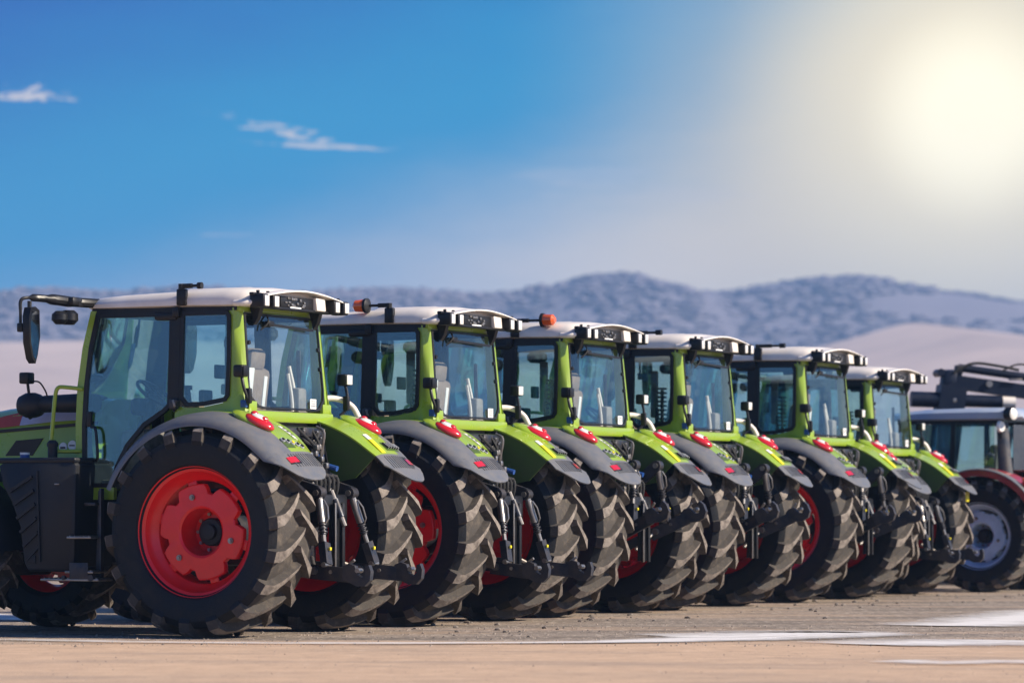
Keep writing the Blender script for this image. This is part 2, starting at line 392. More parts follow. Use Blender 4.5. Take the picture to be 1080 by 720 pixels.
    for sg in (1, -1):
        fl = (lambda q: q.mirror()) if sg < 0 else (lambda q: q)
        Di = inset(DOOR, .04)
        d = fl(M_('black').frame(DOOR, Di, -.02, .018, LY)).build('door_frame', cab)
        fl(M_('glass').prism(inset(DOOR, .03), .0, .006, LY)).build('door_glass', cab, 0)
        fl(M_('black').frame(SIDEW, inset(SIDEW, .038), -.02, .020, LY)).build('side_window_frame', cab)
        fl(M_('glass').prism(inset(SIDEW, .03), .002, .008, LY)).build('side_window', cab, 0)
        q = M_('black').tube(smooth_path([(1.36, LY(1.7)+.03, 1.88), (1.30, LY(1.6)+.05, 1.86), (1.275, LY(1.6)+.06, 1.72), (1.27, LY(1.6)+.06, 1.60), (1.31, LY(1.6)+.04, 1.57), (1.37, LY(1.6)+.02, 1.58)]), .014, 8)
        q.box((1.39, LY(1.9)+.02, 1.95), (.05, .04, .14), .01); fl(q).build('door_handle', cab)
        h = M_('iron').box((.49, LY(2.08)+.04, 2.075), (.09, .05, .10), .02).cyl((.47, LY(2.1)+.05, 2.05), (.44, LY(2.1)+.06, 2.11), .02, 10)
        h.use('steel').box((.47, LY(2.08)+.06, 2.08), (.025, .03, .07), .006, (0, .3, 0)); fl(h).build('hinge', cab)
        fl(M_('black').box((.60, LY(2.87)+.02, 2.865), (.24, .05, .07), .02).box((.49, LY(2.87)+.03, 2.9), (.07, .05, .09), .01)).build('door_catch', cab)
    # rear window
    def rx(z): return -.135-.09*(2.93-z)
    rw = [(-.70, 2.885), (-.715, 2.5), (-.725, 2.22), (-.70, 2.12), (-.60, 2.045), (-.5, 2.03), (.5, 2.03), (.60, 2.045), (.70, 2.12), (.725, 2.22), (.715, 2.5), (.70, 2.885)]
    def bow(y): return -.05*(1-(y/.72)**2)
    def sub(P, n=5):
        out = []
        for i in range(len(P)):
            a = P[i]; b = P[(i+1) % len(P)]; L_ = abs(a[0]-b[0]); k_ = 10 if L_ > .5 else 1
            for j in range(k_): out.append((a[0]+(b[0]-a[0])*j/k_, a[1]+(b[1]-a[1])*j/k_))
        return out
    rw = [(y*.945+.032, z) for y, z in rw]; rs = sub(rw); ri = [(y*.965, 2.45+(z-2.45)*.955) for y, z in rs]
    m = M_('black'); R = [[V(rx(z)+bow(y)+d, y, z) for y, z in P] for P, d in ((rs, .0), (rs, -.016), (ri, -.016), (ri, .0), (rs, .0))]
    m.loft(R, True, False); m.build('rear_window_seal', cab)
    zs = [2.885, 2.7, 2.5, 2.3, 2.2, 2.10, 2.045]; ws = [.655, .664, .668, .672, .668, .65, .57]; r = []
    for z, w in zip(zs, ws): r.append([V(rx(z)+bow(y*w+.032)-.006, y*w+.032, z) for y in [i/8 for i in range(-8, 9)]])
    g = M_('rear_glass').loft(r, False, False); g.build('rear_window', cab, 60)
    m = M_('white').box((rx(2.1)-.062, -.36, 2.095), (.004, .11, .09)); m.use('grey_plastic')
    for i in range(3): m.box((rx(2.1)-.066, -.36, 2.12-.02*i), (.004, .08, .006))
    m.build('sticker', cab)
    m = M_('black').sq((rx(2.78)-.08, .30, 2.79), (rx(2.78)-.085, -.42, 2.77), .02, .022).box((rx(2.8)-.07, .34, 2.80), (.05, .10, .05), .01)
    m.tube(smooth_path([(rx(2.8)-.06, .48, 2.74), (rx(2.8)-.09, .42, 2.79), (rx(2.8)-.08, .38, 2.83), (rx(2.8)-.05, .36, 2.87)]), .008, 6); m.build('rear_wiper', cab)
    for y in (.56, -.52): M_('black').prism([(rx(2.9)-.02, 2.94), (rx(2.9)-.13, 2.94), (rx(2.9)-.10, 2.84), (rx(2.9)-.06, 2.78)], y-.03, y+.03).build('window_hinge', cab)
    for y, z in ((.66, 2.62), (-.60, 2.60), (-.61, 2.42)):
        M_('black').cyl((rx(z)-.01, y, z), (rx(z)-.035, y, z), .02, 12).build('glass_fixing', cab)
    # windscreen
    zs = [2.90, 2.6, 2.3, 2.0, 1.7, 1.45]; r = []
    for z in zs:
        xx = 1.38+.155*(1-((z-1.9)/1.0)**2)*.9; r.append([V(xx+.06*(1-(y/.75)**2), y*(LY(z)-.04)/.75, z) for y in [i*.75/6 for i in range(-6, 7)]])
    M_('glass').loft(r, False, False).build('windscreen', cab, 60)
    # grab rail beside the door (left side)
    p = [(1.48, .80, 2.225), (1.60, .89, 2.24), (1.66, .92, 2.235), (1.69, .92, 2.17), (1.71, .92, 2.0), (1.73, .92, 1.80), (1.735, .92, 1.72), (1.72, .92, 1.675), (1.66, .90, 1.66), (1.48, .82, 1.66)]
    M_('green').tube(smooth_path(p, 3), .019, 10).build('grab_rail', cab)
    # --- roof
    m = M_('cream'); r = []
    for x, w, zb, zt in ((1.50, .60, 2.965, 3.0), (1.47, .70, 2.95, 3.03), (1.38, .765, 2.945, 3.065), (1.1, .79, 2.945, 3.085), (.7, .80, 2.945, 3.10), (.3, .80, 2.945, 3.115), (0., .80, 2.94, 3.125), (-.16, .79, 2.94, 3.12), (-.24, .76, 2.945, 3.105), (-.285, .70, 2.95, 3.085)):
        hgt = zt-zb
        half = [(w-.05, zb), (w, zb+.012), (w+.004, zb+hgt*.35), (w-.025, zb+hgt*.68), (w-.10, zb+hgt*.88), (w*.55, zt), (w*.25, zt+.012)]
        r.append([V(x, y, z) for y, z in half]+[V(x, -y, z) for y, z in half[::-1]])
    m.loft(r)
    # raised hatch on the roof, a visor over the rear lamps
    m.box((.32, .0, 3.115), (.75, .8, .045), .02, taper=(.86, .8))
    vis = []
    for t in [i/12 for i in range(13)]:
        y = -.70+1.4*t; z = 3.06+.065*sin(pi*t); vis.append([V(-.20, y, z-.01), V(-.40, y, z-.016), V(-.41, y, z-.030), V(-.20, y, z-.04)])
    m.loft(vis)
    roof = m.build('roof', T, 40)
    m = M_('black').box((-.315, .05, 2.995), (.05, .60, .105), .01)
    m.use('steel')
    rr = random.Random(3)
    for i in range(16): m.box((-.345, -.18+.46*rr.random(), 2.96+.075*rr.random()), (.012, .02+.03*rr.random(), .010+.014*rr.random()), .002)
    m.use('white').box((-.347, .10, 2.95), (.01, .20, .014))
    m.build('rear_vent', roof)
    M_('cream').box((-.335, -.33, 2.995), (.08, .17, .12), .012, (0, .1, 0)).build('vent_cover', roof)
    m = M_('black').box((-.32, 0, 2.935), (.07, 1.05, .022), .006); m.build('rear_rail', roof)
    for sg in (1, -1):
        m = M_('cream').tube(smooth_path([(-.2, .60*sg, 3.0), (-.28, .66*sg, 2.99), (-.30, .74*sg, 2.975), (-.22, .80*sg, 2.965), (-.12, .80*sg, 2.965)]), .028, 10)
        m.use('black').box((-.30, .66*sg, 3.045), (.05, .30, .03), .01); m.build('lamp_bracket', roof)
        for y in (.56, .735):
            w = M_('black').box((-.34, y*sg, 2.985), (.15, .105, .125), .018).box((-.325, y*sg, 3.06), (.03, .02, .04), .005)
            w.use('lamp_white').box((-.418, y*sg, 2.985), (.012, .075, .095), .006); w.build('work_lamp', roof)
    for sg in (1, -1):
        w = M_('black').box((1.47, .5*sg, 2.99), (.12, .16, .09), .02); w.use('lamp_white').box((1.535, .5*sg, 2.99), (.014, .13, .07), .006); w.build('work_lamp', roof)
    # --- mirrors
    for sg in (1, -1):
        m = M_('black').tube(smooth_path([(1.36, .70, 3.0), (1.44, .80, 3.005), (1.52, .95, 3.01), (1.56, 1.10, 3.02), (1.64, 1.30, 3.03), (1.70, 1.41, 3.025), (1.72, 1.44, 2.99), (1.72, 1.44, 2.92)], 4), [.045]*8+[.05]*6+[.035]*4+[.016]*11, 10)
        m.box((1.50, .93, 3.01), (.13, .17, .085), .03).box((1.46, .86, 3.0), (.05, .12, .07), .01); m.cyl((1.67, 1.37, 3.0), (1.67, 1.37, 2.93), .02, 8)
        m.cyl((1.72, 1.44, 2.96), (1.72, 1.44, 2.75), .014, 8); m.box((1.72, 1.44, 2.76), (.05, .05, .08), .01)
        m.tube([(1.50, .99, 2.93), (1.50, .99, 2.90), (1.50, .99, 2.84), (1.50, .99, 2.80)], [.05, .085, .088, .05], 16); m.tube([(1.53, 1.09, 2.92), (1.53, 1.09, 2.89), (1.53, 1.09, 2.84), (1.53, 1.09, 2.80)], [.04, .075, .078, .04], 16)
        if sg < 0: m.mirror()
        q = m.build('mirror_arm', T)
        m = M_('black')
        P = [(-.09, .24), (-.02, .27), (.06, .26), (.09, .18), (.08, -.06), (.03, -.20), (-.02, -.24), (-.06, -.16), (-.10, .0)]
        mm = MB().use('black'); mm.prism(P, -.035, .035); mm.xf(Matrix.Translation((1.66, 1.36, 2.68)) @ Matrix.Rotation(radians(93), 4, 'Z'))
        mm.use('mirror_glass'); k0 = len(mm.v); mm2 = MB().use('mirror_glass'); mm2.prism([(x*.82, z*.86) for x, z in P], .034, .040); mm2.xf(Matrix.Translation((1.66, 1.36, 2.68)) @ Matrix.Rotation(radians(93), 4, 'Z'))
        mm.add(mm2.v, mm2.f)
        if sg < 0: mm.mirror()
        mm.build('mirror', q)
    # --- cab inside
    m = M_('interior').box((.65, 0, 1.36), (1.55, 1.40, .08), .01).box((0., 0, 1.72), (.30, 1.45, .62), .05).box((.52, -.48, 1.78), (.75, .22, .32), .05).box((1.28, 0, 1.62), (.28, .55, .50), .06)
    m.build('cab_floor', T)
    m = M_('seat_brown').box((.45, 0, 1.80), (.52, .52, .14), .05).box((.20, 0, 2.12), (.15, .50, .62), .06, (0, -.12, 0)).box((.14, 0, 2.50), (.11, .28, .20), .05, (0, -.1, 0)).box((.48, .28, 2.02), (.34, .08, .06), .02).box((.48, -.30, 2.02), (.40, .12, .08), .02)
    m.use('black').box((.45, 0, 1.56), (.34, .36, .34), .04)
    m.use('white').box((.115, .13, 2.24), (.02, .10, .36), .01, (0, -.12, 0)).box((.115, -.13, 2.2), (.02, .06, .30), .01, (0, -.12, 0))
    m.build('seat', T)
    m = M_('black'); n = 28
    ring = [V(1.20, 0, 2.20)+Matrix.Rotation(radians(-38), 3, 'Y') @ V(.19*cos(2*pi*i/n), .19*sin(2*pi*i/n), 0) for i in range(n+1)]
    m.tube(ring, .017, 8, False); m.sq(ring[0], ring[n//2], .03, .014).sq((1.20, 0, 2.20), ring[n//4], .03, .014); m.tube([(1.20, 0, 2.20), (1.34, 0, 1.85)], [.05, .06], 12)
    m.box((1.33, 0, 2.08), (.12, .30, .16), .04)
    m.build('steering_wheel', T)
    m = M_('black').box((.72, -.58, 2.22), (.035, .26, .19), .015, (0, 0, .35)).tube([(.74, -.60, 1.9), (.74, -.60, 2.2)], .016, 8).box((.82, -.50, 2.02), (.10, .10, .12), .02).tube([(.72, -.45, 1.9), (.70, -.45, 2.06)], .018, 8).box((.70, -.45, 2.08), (.05, .06, .09), .02)
    m.box((.90, -.66, 2.42), (.03, .17, .13), .012)
    m.use('interior'); m.box((.78, -.64, 2.48), (.09, .06, .55), .02)
    m.build('control_monitor', T)
    m = M_('seat_brown').box((.72, -.22, 1.95), (.62, .20, .16), .05, (0, .12, 0)).box((.95, -.24, 2.06), (.20, .20, .14), .05)
    m.use('black').tube([(.98, -.24, 2.10), (1.0, -.24, 2.24)], .03, 10).tube([(1.0, -.24, 2.24), (1.0, -.24, 2.28)], .05, 12).box((.86, -.34, 2.18), (.06, .18, .12), .02)
    for i in range(9): m.box((.62, -.50, 2.14+.05*i), (.06, .14, .022), .004)
    m.box((.62, -.50, 2.25), (.02, .06, .55), .004)
    m.build('arm_rest', T)
    m = M_('cream').tube(smooth_path([(.02, -.52, 1.75), (.0, -.50, 2.15), (.04, -.46, 2.45)]), .02, 8).tube(smooth_path([(-.02, -.40, 1.75), (-.03, -.40, 2.1), (.0, -.37, 2.38)]), .016, 8)
    m.use('interior').box((-.03, -.50, 2.08), (.12, .16, .34), .03).tube([(.0, -.6, 1.8), (.02, -.6, 2.6)], .02, 8)
    m.build('control_lever', T)
    # --- fenders
    for sg in (1, -1):
        fl = (lambda q: q.mirror()) if sg < 0 else (lambda q: q)
        left = sg > 0
        def edge(a, y):                            # green / grey border drifts outward to the front
            return y
        f = M_('green'); fender_sheet(f, 41, 118, [.60, .66, .80, .97, 1.0], 26, fn=lambda a, y: y-(.14*min(1, max(0, (a-41)/24))**.8)*max(0, (.97-y)/.37))
        fo = fl(f).build('fender', T, 40)
        f = M_('grey_plastic')
        fender_sheet(f, 41, 157, [1.0, 1.10, 1.22, 1.29, 1.305], 34, .012)
        yl = [.60, .63, .68, .74, .82, .90, .97, 1.0, 1.06, 1.12, 1.18, 1.24, 1.29, 1.305]; rings = []
        for i in range(10):
            t = i/9; row = []
            for y in yl:
                u = abs((y-.955)/.36); ae = 23.5+11.5*min(1, u)**2.6; aa = 41-(41-ae)*t; q0 = fprof(y); row.append(S(aa, y, q0+(max(q0, 1.045)-q0)*.75*t+tail(aa)))
            rings.append(row+[q+V(.008, 0, -.008) for q in row[::-1]])
        f.loft(rings)
        for i in range(11):                        # ribs of the rear end
            y = .68+.040*i; patch(f, 31.5-.0*i, 39.5, y, y+.012, .006, 4, 1)
        fl(f).build('fender_skirt', fo, 45)
        # inner wall
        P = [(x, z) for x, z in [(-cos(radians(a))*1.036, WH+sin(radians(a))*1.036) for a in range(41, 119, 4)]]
        w = M_('green_shaded').prism(P+[(.30, 1.55), (-.35, 1.36), (-.62, 1.42)], .0, .012)
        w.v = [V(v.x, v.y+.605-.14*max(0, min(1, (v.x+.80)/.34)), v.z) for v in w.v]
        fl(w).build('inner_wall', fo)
        M2 = M_('black').prism([(-.24, 1.92), (-.30, 1.92), (-.42, 1.40), (-.36, 1.38)], .43, .45)
        fl(M2).build('wall_stay', fo)
        # tail lamp: oval pod lying along the fender
        ac, yc = 64.0, .98
        def lamp(name, part, la, ly, hn, off=(0, 0, 0), parent=fo, back=.04, n=28):
            # half ellipsoid pod: la along the arc, ly across, hn out of the surface; off = the same three directions
            o = S(ac, yc, fprof(.9)); nn = (S(ac, 0, 2)-S(ac, 0, 1)).normalized(); tt = V(-nn.z, 0, nn.x); tt = -tt if tt.z > 0 else tt; yy = V(0, 1, 0)
            o = o+tt*off[0]+yy*off[1]+nn*off[2]; rings = []
            for th in (-40, -12, 8, 28, 48, 68, 86):
                q, z = cos(radians(th)), sin(radians(th))
                rings.append([o+(tt*cos(2*pi*j/n)*la+yy*sin(2*pi*j/n)*ly*(1-.22*cos(2*pi*j/n)))*q+nn*z*hn for j in range(n)])
            return fl(M_(part).loft(rings)).build(name, parent, 50)
        pod = lamp('lamp_pod', 'green', .215, .140, .052, (-.05, .0, -.012))
        tl_ = lamp('tail_lamp', 'lamp_red', .155, .115, .054, (.02, .015, .012), pod)
        lamp('lamp_lens', 'lamp_white', .090, .070, .034, (.01, .020, .046), tl_)
        lamp('lamp_lens', 'lamp_red', .034, .040, .026, (-.050, .030, .062), tl_); lamp('lamp_lens', 'lamp_red', .034, .040, .026, (.062, .022, .058), tl_)
        # row of outside controls
        m = M_('green_shaded'); patch(m, 43.5, 49.5, .86 if left else .84, 1.0 if left else 1.10, .003, 4, 4); 
        fl(m).build('control_panel', fo)
        for i in range(5):
            yy = (.975-.058*i) if left else (.86+.05*i); aa = (48.6-1.05*i) if left else (46.5)
            q = S(aa, yy, fprof(yy)+.004); nn = (S(aa, yy, 2)-S(aa, yy, 1)).normalized()
            b = M_('black' if not left else 'silver_paint').cyl(q, q+nn*.012, .026, 14)
            b.use('black' if i not in (2,) else 'yellow').cyl(q+nn*.010, q+nn*.022, .016, 12)
            if not left: b = M_('black').sq(q+V(.025, 0, .03), q+V(-.025, .02, -.02)+nn*.01, .02, .02); b.use('white').sq(q+V(.02, .022, .028), q+V(-.022, .04, -.018)+nn*.01, .008, .02)
            fl(b).build('control_button', fo)
        # reflector, decals
        m = M_('lamp_red'); patch(m, 34, 37.5, 1.02, 1.15, .008, 3, 3); m.use('black'); patch(m, 33.4, 38.2, 1.0, 1.02, .007, 2, 1); patch(m, 33.2, 34, 1.0, 1.15, .007, 1, 2); fl(m).build('reflector', fo)
        if left:
            m = M_('yellow'); patch(m, 41.5, 50, .605, .635, .005, 5, 2); m.use('white')
            patch(m, 51, 61, .615, .70, .005, 6, 3, .02); m.use('iron'); patch(m, 53, 54.4, .64, .69, .007, 1, 2); patch(m, 55.5, 57, .65, .70, .007, 1, 2); patch(m, 58, 59.2, .655, .70, .007, 1, 2)
        else:
            m = M_('yellow'); patch(m, 41.8, 52, .70, .765, .005, 6, 2); m.use('white'); patch(m, 52, 56, .70, .765, .005, 3, 2)
        fl(m).build('decal', fo)
        # side work lamp on a stalk behind the cab pillar
        m = M_('black').tube(smooth_path([(-.20, .80, 2.02), (-.24, .86, 2.10), (-.22, .90, 2.22), (-.20, .90, 2.32)]), .015, 8).box((-.19, .90, 2.36), (.10, .12, .11), .02).box((-.24, .85, 2.14), (.06, .05, .14), .015)
        m.use('lamp_white' if not left else 'black').box((-.246, .90, 2.36), (.012, .10, .09), .005)
        if left: m.use('hyd_blue').box((-.20, .86, 2.07), (.06, .04, .07), .01)
        if left: m.xf(Matrix.Translation((-.02, -.06, 0)))
        else: m.xf(Matrix.Translation((.0, .20, -.02)))
        fl(m).build('side_lamp', T)
    # pale hand rail over the right fender
    p = [(.02, -.80, 2.06), (-.01, -.86, 2.12), (-.08, -.95, 2.165), (-.17, -1.06, 2.155), (-.26, -1.13, 2.09), (-.31, -1.16, 1.99)]
    M_('cream').tube(smooth_path(p, 4), .028, 12).build('hand_rail', T)
    # --- fuel tank with ribbed front and steps
    m = M_('dark_plastic')
    P = [(2.16, 1.53), (2.10, 1.57), (1.36, 1.57), (1.33, 1.53), (1.35, .62), (1.40, .57), (1.84, .57), (1.88, .64), (1.93, .98), (2.02, 1.20), (2.12, 1.36)]
    m.loft([[V(x, y, z) for x, z in [(a+(cx-a)*k, b+(cz-b)*k) for a, b in P for cx, cz in [(1.72, 1.1)]]] for y, k in ((.50, .0), (1.10, .0), (1.13, .012), (1.145, .05))])
    m.box((1.76, .85, 1.575), (.86, .60, .05), .02)
    for i in range(6):                             # diagonal ribs
        z = 1.40-.125*i; x = 2.02-.035*i
        m.sq((x, 1.15, z-.10), (x-.235+.02*i, 1.15, z+.03), .028, .035, (0, 1, 0))
    m.sq((1.73, 1.15, 1.48), (1.70, 1.15, .66), .015, .03, (0, 1, 0)); m.box((1.80, 1.152, .68), (.10, .01, .07), .004)
    tank = m.build('fuel_tank', T)
    M_('hyd_blue').cyl((2.0, .95, 1.585), (2.0, .95, 1.63), .045, 16).use('white').cyl((2.0, .95, 1.63), (2.0, .95, 1.65), .046, 16).build('filler_cap', tank)
    M_('dark_plastic').cyl((1.70, .95, 1.59), (1.70, .95, 1.70), .045, 14).tube([(1.70, .95, 1.70), (1.70, .95, 1.73), (1.70, .95, 1.76)], [.052, .055, .03], 14).build('filler_neck', tank)
    M_('steel').box((1.52, 1.155, 1.36), (.05, .012, .012), .003).build('tank_latch', tank)
    m = M_('steel')
    for z, w in ((.50, .62), (.57, .30), (.88, .26)):
        m.box((1.26 if w < .5 else 1.36, 1.08, z), (w, .24, .022), .006)
        for i in range(int(w/.05)): m.box(((1.26 if w < .5 else 1.36)-w/2+.03+.05*i, 1.08, z+.014), (.012, .22, .010))
    m.use('iron').sq((1.13, 1.02, 1.32), (1.12, 1.04, .48), .02, .05, (0, 1, 0)).sq((1.20, .92, 1.30), (1.20, .96, .50), .05, .02, (0, 1, 0)).box((1.26, 1.195, .58), (.20, .012, .15), .01)
    m.cyl((1.13, 1.18, .52), (1.13, 1.21, .52), .03, 12).cyl((1.42, 1.18, .52), (1.42, 1.21, .52), .02, 12).box((1.24, 1.0, 1.18), (.12, .1, .03), .006)
    m.build('step', T)
    # right hand side box
    M_('dark_plastic').box((1.7, -.82, 1.05), (.9, .6, .9), .06).build('tool_box', T)
    # --- front fenders
    for sg in (1, -1):
        m = M_('dark_plastic'); r = []
        for i in range(15):
            a = radians(5+150*i/14); R_ = .80
            r.append([V(2.88-cos(a)*R_, y*sg, .70+sin(a)*R_-dz) for y, dz in ((.72, .0), (.95, -.01), (1.16, .0), (1.22, .05), (1.20, .06), (1.15, .018), (.95, .008), (.72, .018))])
        m.loft(r); m.sq((2.85, .55*sg, .9), (2.92, .85*sg, 1.48), .06, .03); m.build('front_fender', T, 45)
    # --- wheels
    wheel(T, 'rear_wheel', (0, 1.0, WH+.003), 1, .945, .575, .335, 18)
    wheel(T, 'rear_wheel', (0, -1.0, WH+.003), -1, .945, .575, .335, 18, tyre_rot=.13)
    wheel(T, 'front_wheel', (2.88, .93, .715), 1, .72, .40, .26, 18, steer=0)
    wheel(T, 'front_wheel', (2.88, -.93, .715), -1, .72, .40, .26, 18, tyre_rot=.1)
    # --- rear end fixed parts
    m = M_('black')
    m.box((-.60, 0, 1.12), (.20, .50, .30), .03)
    for y in (.075, -.075): m.box((-.74, y, .88), (.022, .05, .62), .004)
    m.box((-.70, 0, .88), (.04, .17, .60), .005)
    m.use('steel')
    for y in (.095,): m.box((-.755, y-.005, .88), (.012, .022, .62), .003)
    m.use('black')
    for i in range(8): m.cyl((-.752, .066, .62+.07*i), (-.758, .066, .62+.07*i), .012, 8)
    m.build('hitch_ladder', T)
    m = M_('black').box((-.46, .16, 1.40), (.22, .20, .24), .02).box((-.46, -.10, 1.42), (.20, .16, .28), .02).cyl((-.50, -.35, 1.25), (-.50, .35, 1.25), .07, 16)
    m.use('steel')
    rr = random.Random(5)
    for i in range(14):
        x = -.55-.04*rr.random(); y = -.17+.42*rr.random(); z = 1.30+.42*rr.random(); m.box((x, y, z), (.05, .05, .05), .01)
    for i in range(6): y = -.17+.08*i; m.cyl((-.55, y, 1.44), (-.62, y, 1.42), .024, 10)
    m.use('hyd_blue'); m.cyl((-.56, -.15, 1.52), (-.64, -.15, 1.50), .026, 10).cyl((-.56, .20, 1.53), (-.64, .20, 1.51), .026, 10)
    m.use('rubber')
    for i in range(6): y = -.18+.08*i; m.tube(smooth_path([(-.56, y, 1.45), (-.64, y+.02, 1.40), (-.62, y+.03, 1.25), (-.50, y+.02, 1.15)]), .014, 7)
    m.use('steel').tube(smooth_path([(-.55, .0, 1.6), (-.60, .02, 1.82), (-.52, .02, 1.88)]), .012, 7).sq((-.52, -.05, 1.30), (-.55, -.06, 1.86), .03, .02)
    m.build('coupling_block', T)
    m = M_('black').box((-.34, .05, 1.80), (.10, .84, .16), .03).box((-.26, .05, 1.6), (.10, .80, .3), .02)
    m.use('iron').box((-.40, .28, 1.80), (.06, .26, .13), .02).box((-.40, -.02, 1.83), (.05, .20, .09), .015).box((-.39, -.22, 1.78), (.05, .12, .14), .02)
    m.use('rubber').tube(smooth_path([(-.41, .40, 1.84), (-.47, .2, 1.76), (-.45, -.05, 1.72), (-.41, -.22, 1.84)]), .016, 7).tube(smooth_path([(-.48, .3, 1.86), (-.55, .1, 1.70), (-.54, -.05, 1.6), (-.52, -.1, 1.5)]), .014, 7).tube(smooth_path([(-.41, -.08, 1.86), (-.47, -.12, 1.72), (-.48, -.15, 1.58), (-.48, -.16, 1.45)]), .014, 7)
    m.use('steel'); rr = random.Random(9)
    for i in range(10): m.box((-.43, -.25+.68*rr.random(), 1.74+.11*rr.random()), (.02, .03, .02), .004)
    m.build('rear_cross_member', T)
    # one pale square worklight bracket with blue box, right of the hitch
    M_('hyd_blue').box((-.42, -.20, 1.66), (.06, .11, .11), .01).use('steel').box((-.455, -.20, 1.66), (.02, .06, .06), .008).build('socket', T)
    return T

def linkage(T, raised, s_i=0):
    """three point hitch: one part per arm"""
    import math as mm
    ang = radians(-24+(s_i % 3-1)*2.0) if raised else radians(3+(s_i % 2)*1.5)
    for sg in (1, -1):
        piv = V(-.12, .33*sg, .62)
        def Lp(d, h=0., y=0.):                     # along the lower link, from its pivot
            return piv + V(-cos(ang)*d + sin(ang)*h*-1*-1*0, (.17*d/1.12+y)*sg, -sin(ang)*d + h)
        m = M_('iron')
        m.sq(Lp(0), Lp(.62), .045, .10); m.sq(Lp(.55, -.01), Lp(1.0, -.02), .032, .13)
        # hook end
        hk = [(-.10, .06), (-.04, .085), (.02, .07), (.035, .035), (.05, -.01), (.10, -.03), (.13, .01), (.125, .07), (.16, .085), (.185, .03), (.18, -.05), (.13, -.105), (.05, -.11), (-.03, -.08), (-.10, -.06)]
        c = Lp(1.04)
        ca, sa = cos(ang), sin(ang)
        P = [(c.x-(x*ca+z*sa), c.z+(-x*sa+z*ca)) for x, z in hk]
        m.prism(P, c.y-.028, c.y+.028)
        m.use('steel').cyl(Lp(.62, .0, .06), Lp(.62, .0, -.06), .035, 12).cyl(Lp(1.10, .03, .04), Lp(1.10, .03, -.04), .022, 10).sq(Lp(.98, .07, .0), Lp(1.05, .12, .0), .02, .02).cyl(Lp(.8, .0, .03), Lp(.8, .0, -.03), .018, 8)
        m.build('lower_link', T)
        top = V(-.74, .30*sg, 1.60) if raised else V(-.70, .30*sg, 1.28)
        m = M_('iron').sq((-.44, .30*sg, 1.36), top, .06, .12).cyl(top+V(0, -.05, 0), top+V(0, .05, 0), .055, 16)
        m.use('steel').cyl(top+V(0, -.065, 0), top+V(0, .065, 0), .028, 12)
        m.build('lift_arm', T)
        bot = Lp(.74, .06)
        d = bot-top
        m = M_('steel').cyl(top, top+d*.12, .030, 10).cyl(top+d*.1, top+d*.42, .036, 14)
        m.use('iron')
        for i in range(7): m.cyl(top+d*(.42+.025*i), top+d*(.437+.025*i), .042 if i % 2 else .030, 12)
        m.use('steel').cyl(top+d*.58, top+d*.74, .022, 10)
        m.use('iron').sq(top+d*.70, bot, .07, .10, (0, 1, 0)); m.use('steel').cyl(bot+V(0, -.06, 0), bot+V(0, .06, 0), .024, 10)
        m.use('yellow').box(top+d*.78+V(-.055, .0, .0), (.02, .03, .03), .006)
        m.use('steel'); hp = [top+d*.1+V(-.045, 0, 0), top+d*.2+V(-.075, 0, 0), top+d*.36+V(-.07, 0, 0), top+d*.42+V(-.04, 0, 0)]; m.tube(hp, .009, 6)
        m.build('lift_rod', T)
        # chain stabiliser
        m = M_('steel').tube([V(-.55, .16*sg, .70), Lp(.60, .0)+V(0, -.02*sg, 0)], .018, 8); m.build('stabiliser', T)
    t0 = V(-.76, 0, 1.22)
    m = M_('steel').cyl((-.66, 0, 1.30), (-.80, 0, .98), .024, 10); m.use('iron').cyl((-.70, 0, 1.22), (-.765, 0, 1.06), .036, 12)
    m.build('top_link', T)

def beacon(T, arm, lamp, bx=.42):
    """roof mast on the left edge with its folded arm; arm = reach in x (negative: to the rear)"""
    m = M_('black').box((bx, .80, 3.03), (.10, .05, .15), .012).tube([(bx, .81, 3.10), (bx, .81, 3.15)], .03, 10).cyl((bx, .81, 3.13), (bx+arm*.55, .81, 3.13), .022, 10).cyl((bx+arm*.5, .81, 3.13), (bx+arm, .81, 3.13), .013, 8)
    sg = 1 if arm > 0 else -1
    if not lamp: m.cyl((bx+arm*.86, .81, 3.13), (bx+arm*1.06, .81, 3.13), .03, 12)
    b = m.build('beacon_mast', T)
    if lamp:
        x = bx+arm
        M_('black').tube([(x, .81, 3.13), (x+.02*sg, .81, 3.13), (x+.05*sg, .81, 3.13)], [.03, .075, .072], 18).use('lamp_orange').tube([(x+.045*sg, .81, 3.13), (x+.06*sg, .81, 3.13), (x+.15*sg, .81, 3.13), (x+.175*sg, .81, 3.13)], [.06, .064, .058, .03], 18).build('beacon', b)

TH = radians(26); ca, sa = cos(TH), sin(TH)
RZ = pi-TH
O1 = Vector((-2.17, 33.57, 0))
proto = make_tractor()
cfg = [  # s, forward shift, raised links, beacon arm, beacon lamp
    (0.06, 0, False, -.20, False, 'green tractor nearest the camera, its entire left rear wheel with red rim in view'),
    (3.62, 0, False, .22, True, 'second green tractor from the left, orange beacon folded forward over its roof edge'),
    (6.88, 0, True, -.30, True, 'green tractor third from the left, orange beacon on its roof folded to the rear'),
    (9.92, 0, True, -.34, False, 'fourth green tractor from the left, the middle one of the raised-hitch three'),
    (13.68, 0, True, -.34, False, 'fifth green tractor from the left, hitch arms raised, just before the last green one'),
    (16.65, .24, False, -.20, False, 'farthest green tractor, lowered hitch arms hanging in front of the blue-rimmed wheel')]
tractors = []
for i in range(1, 6): tractors.append(copy_tree(proto))
tractors = [proto]+tractors
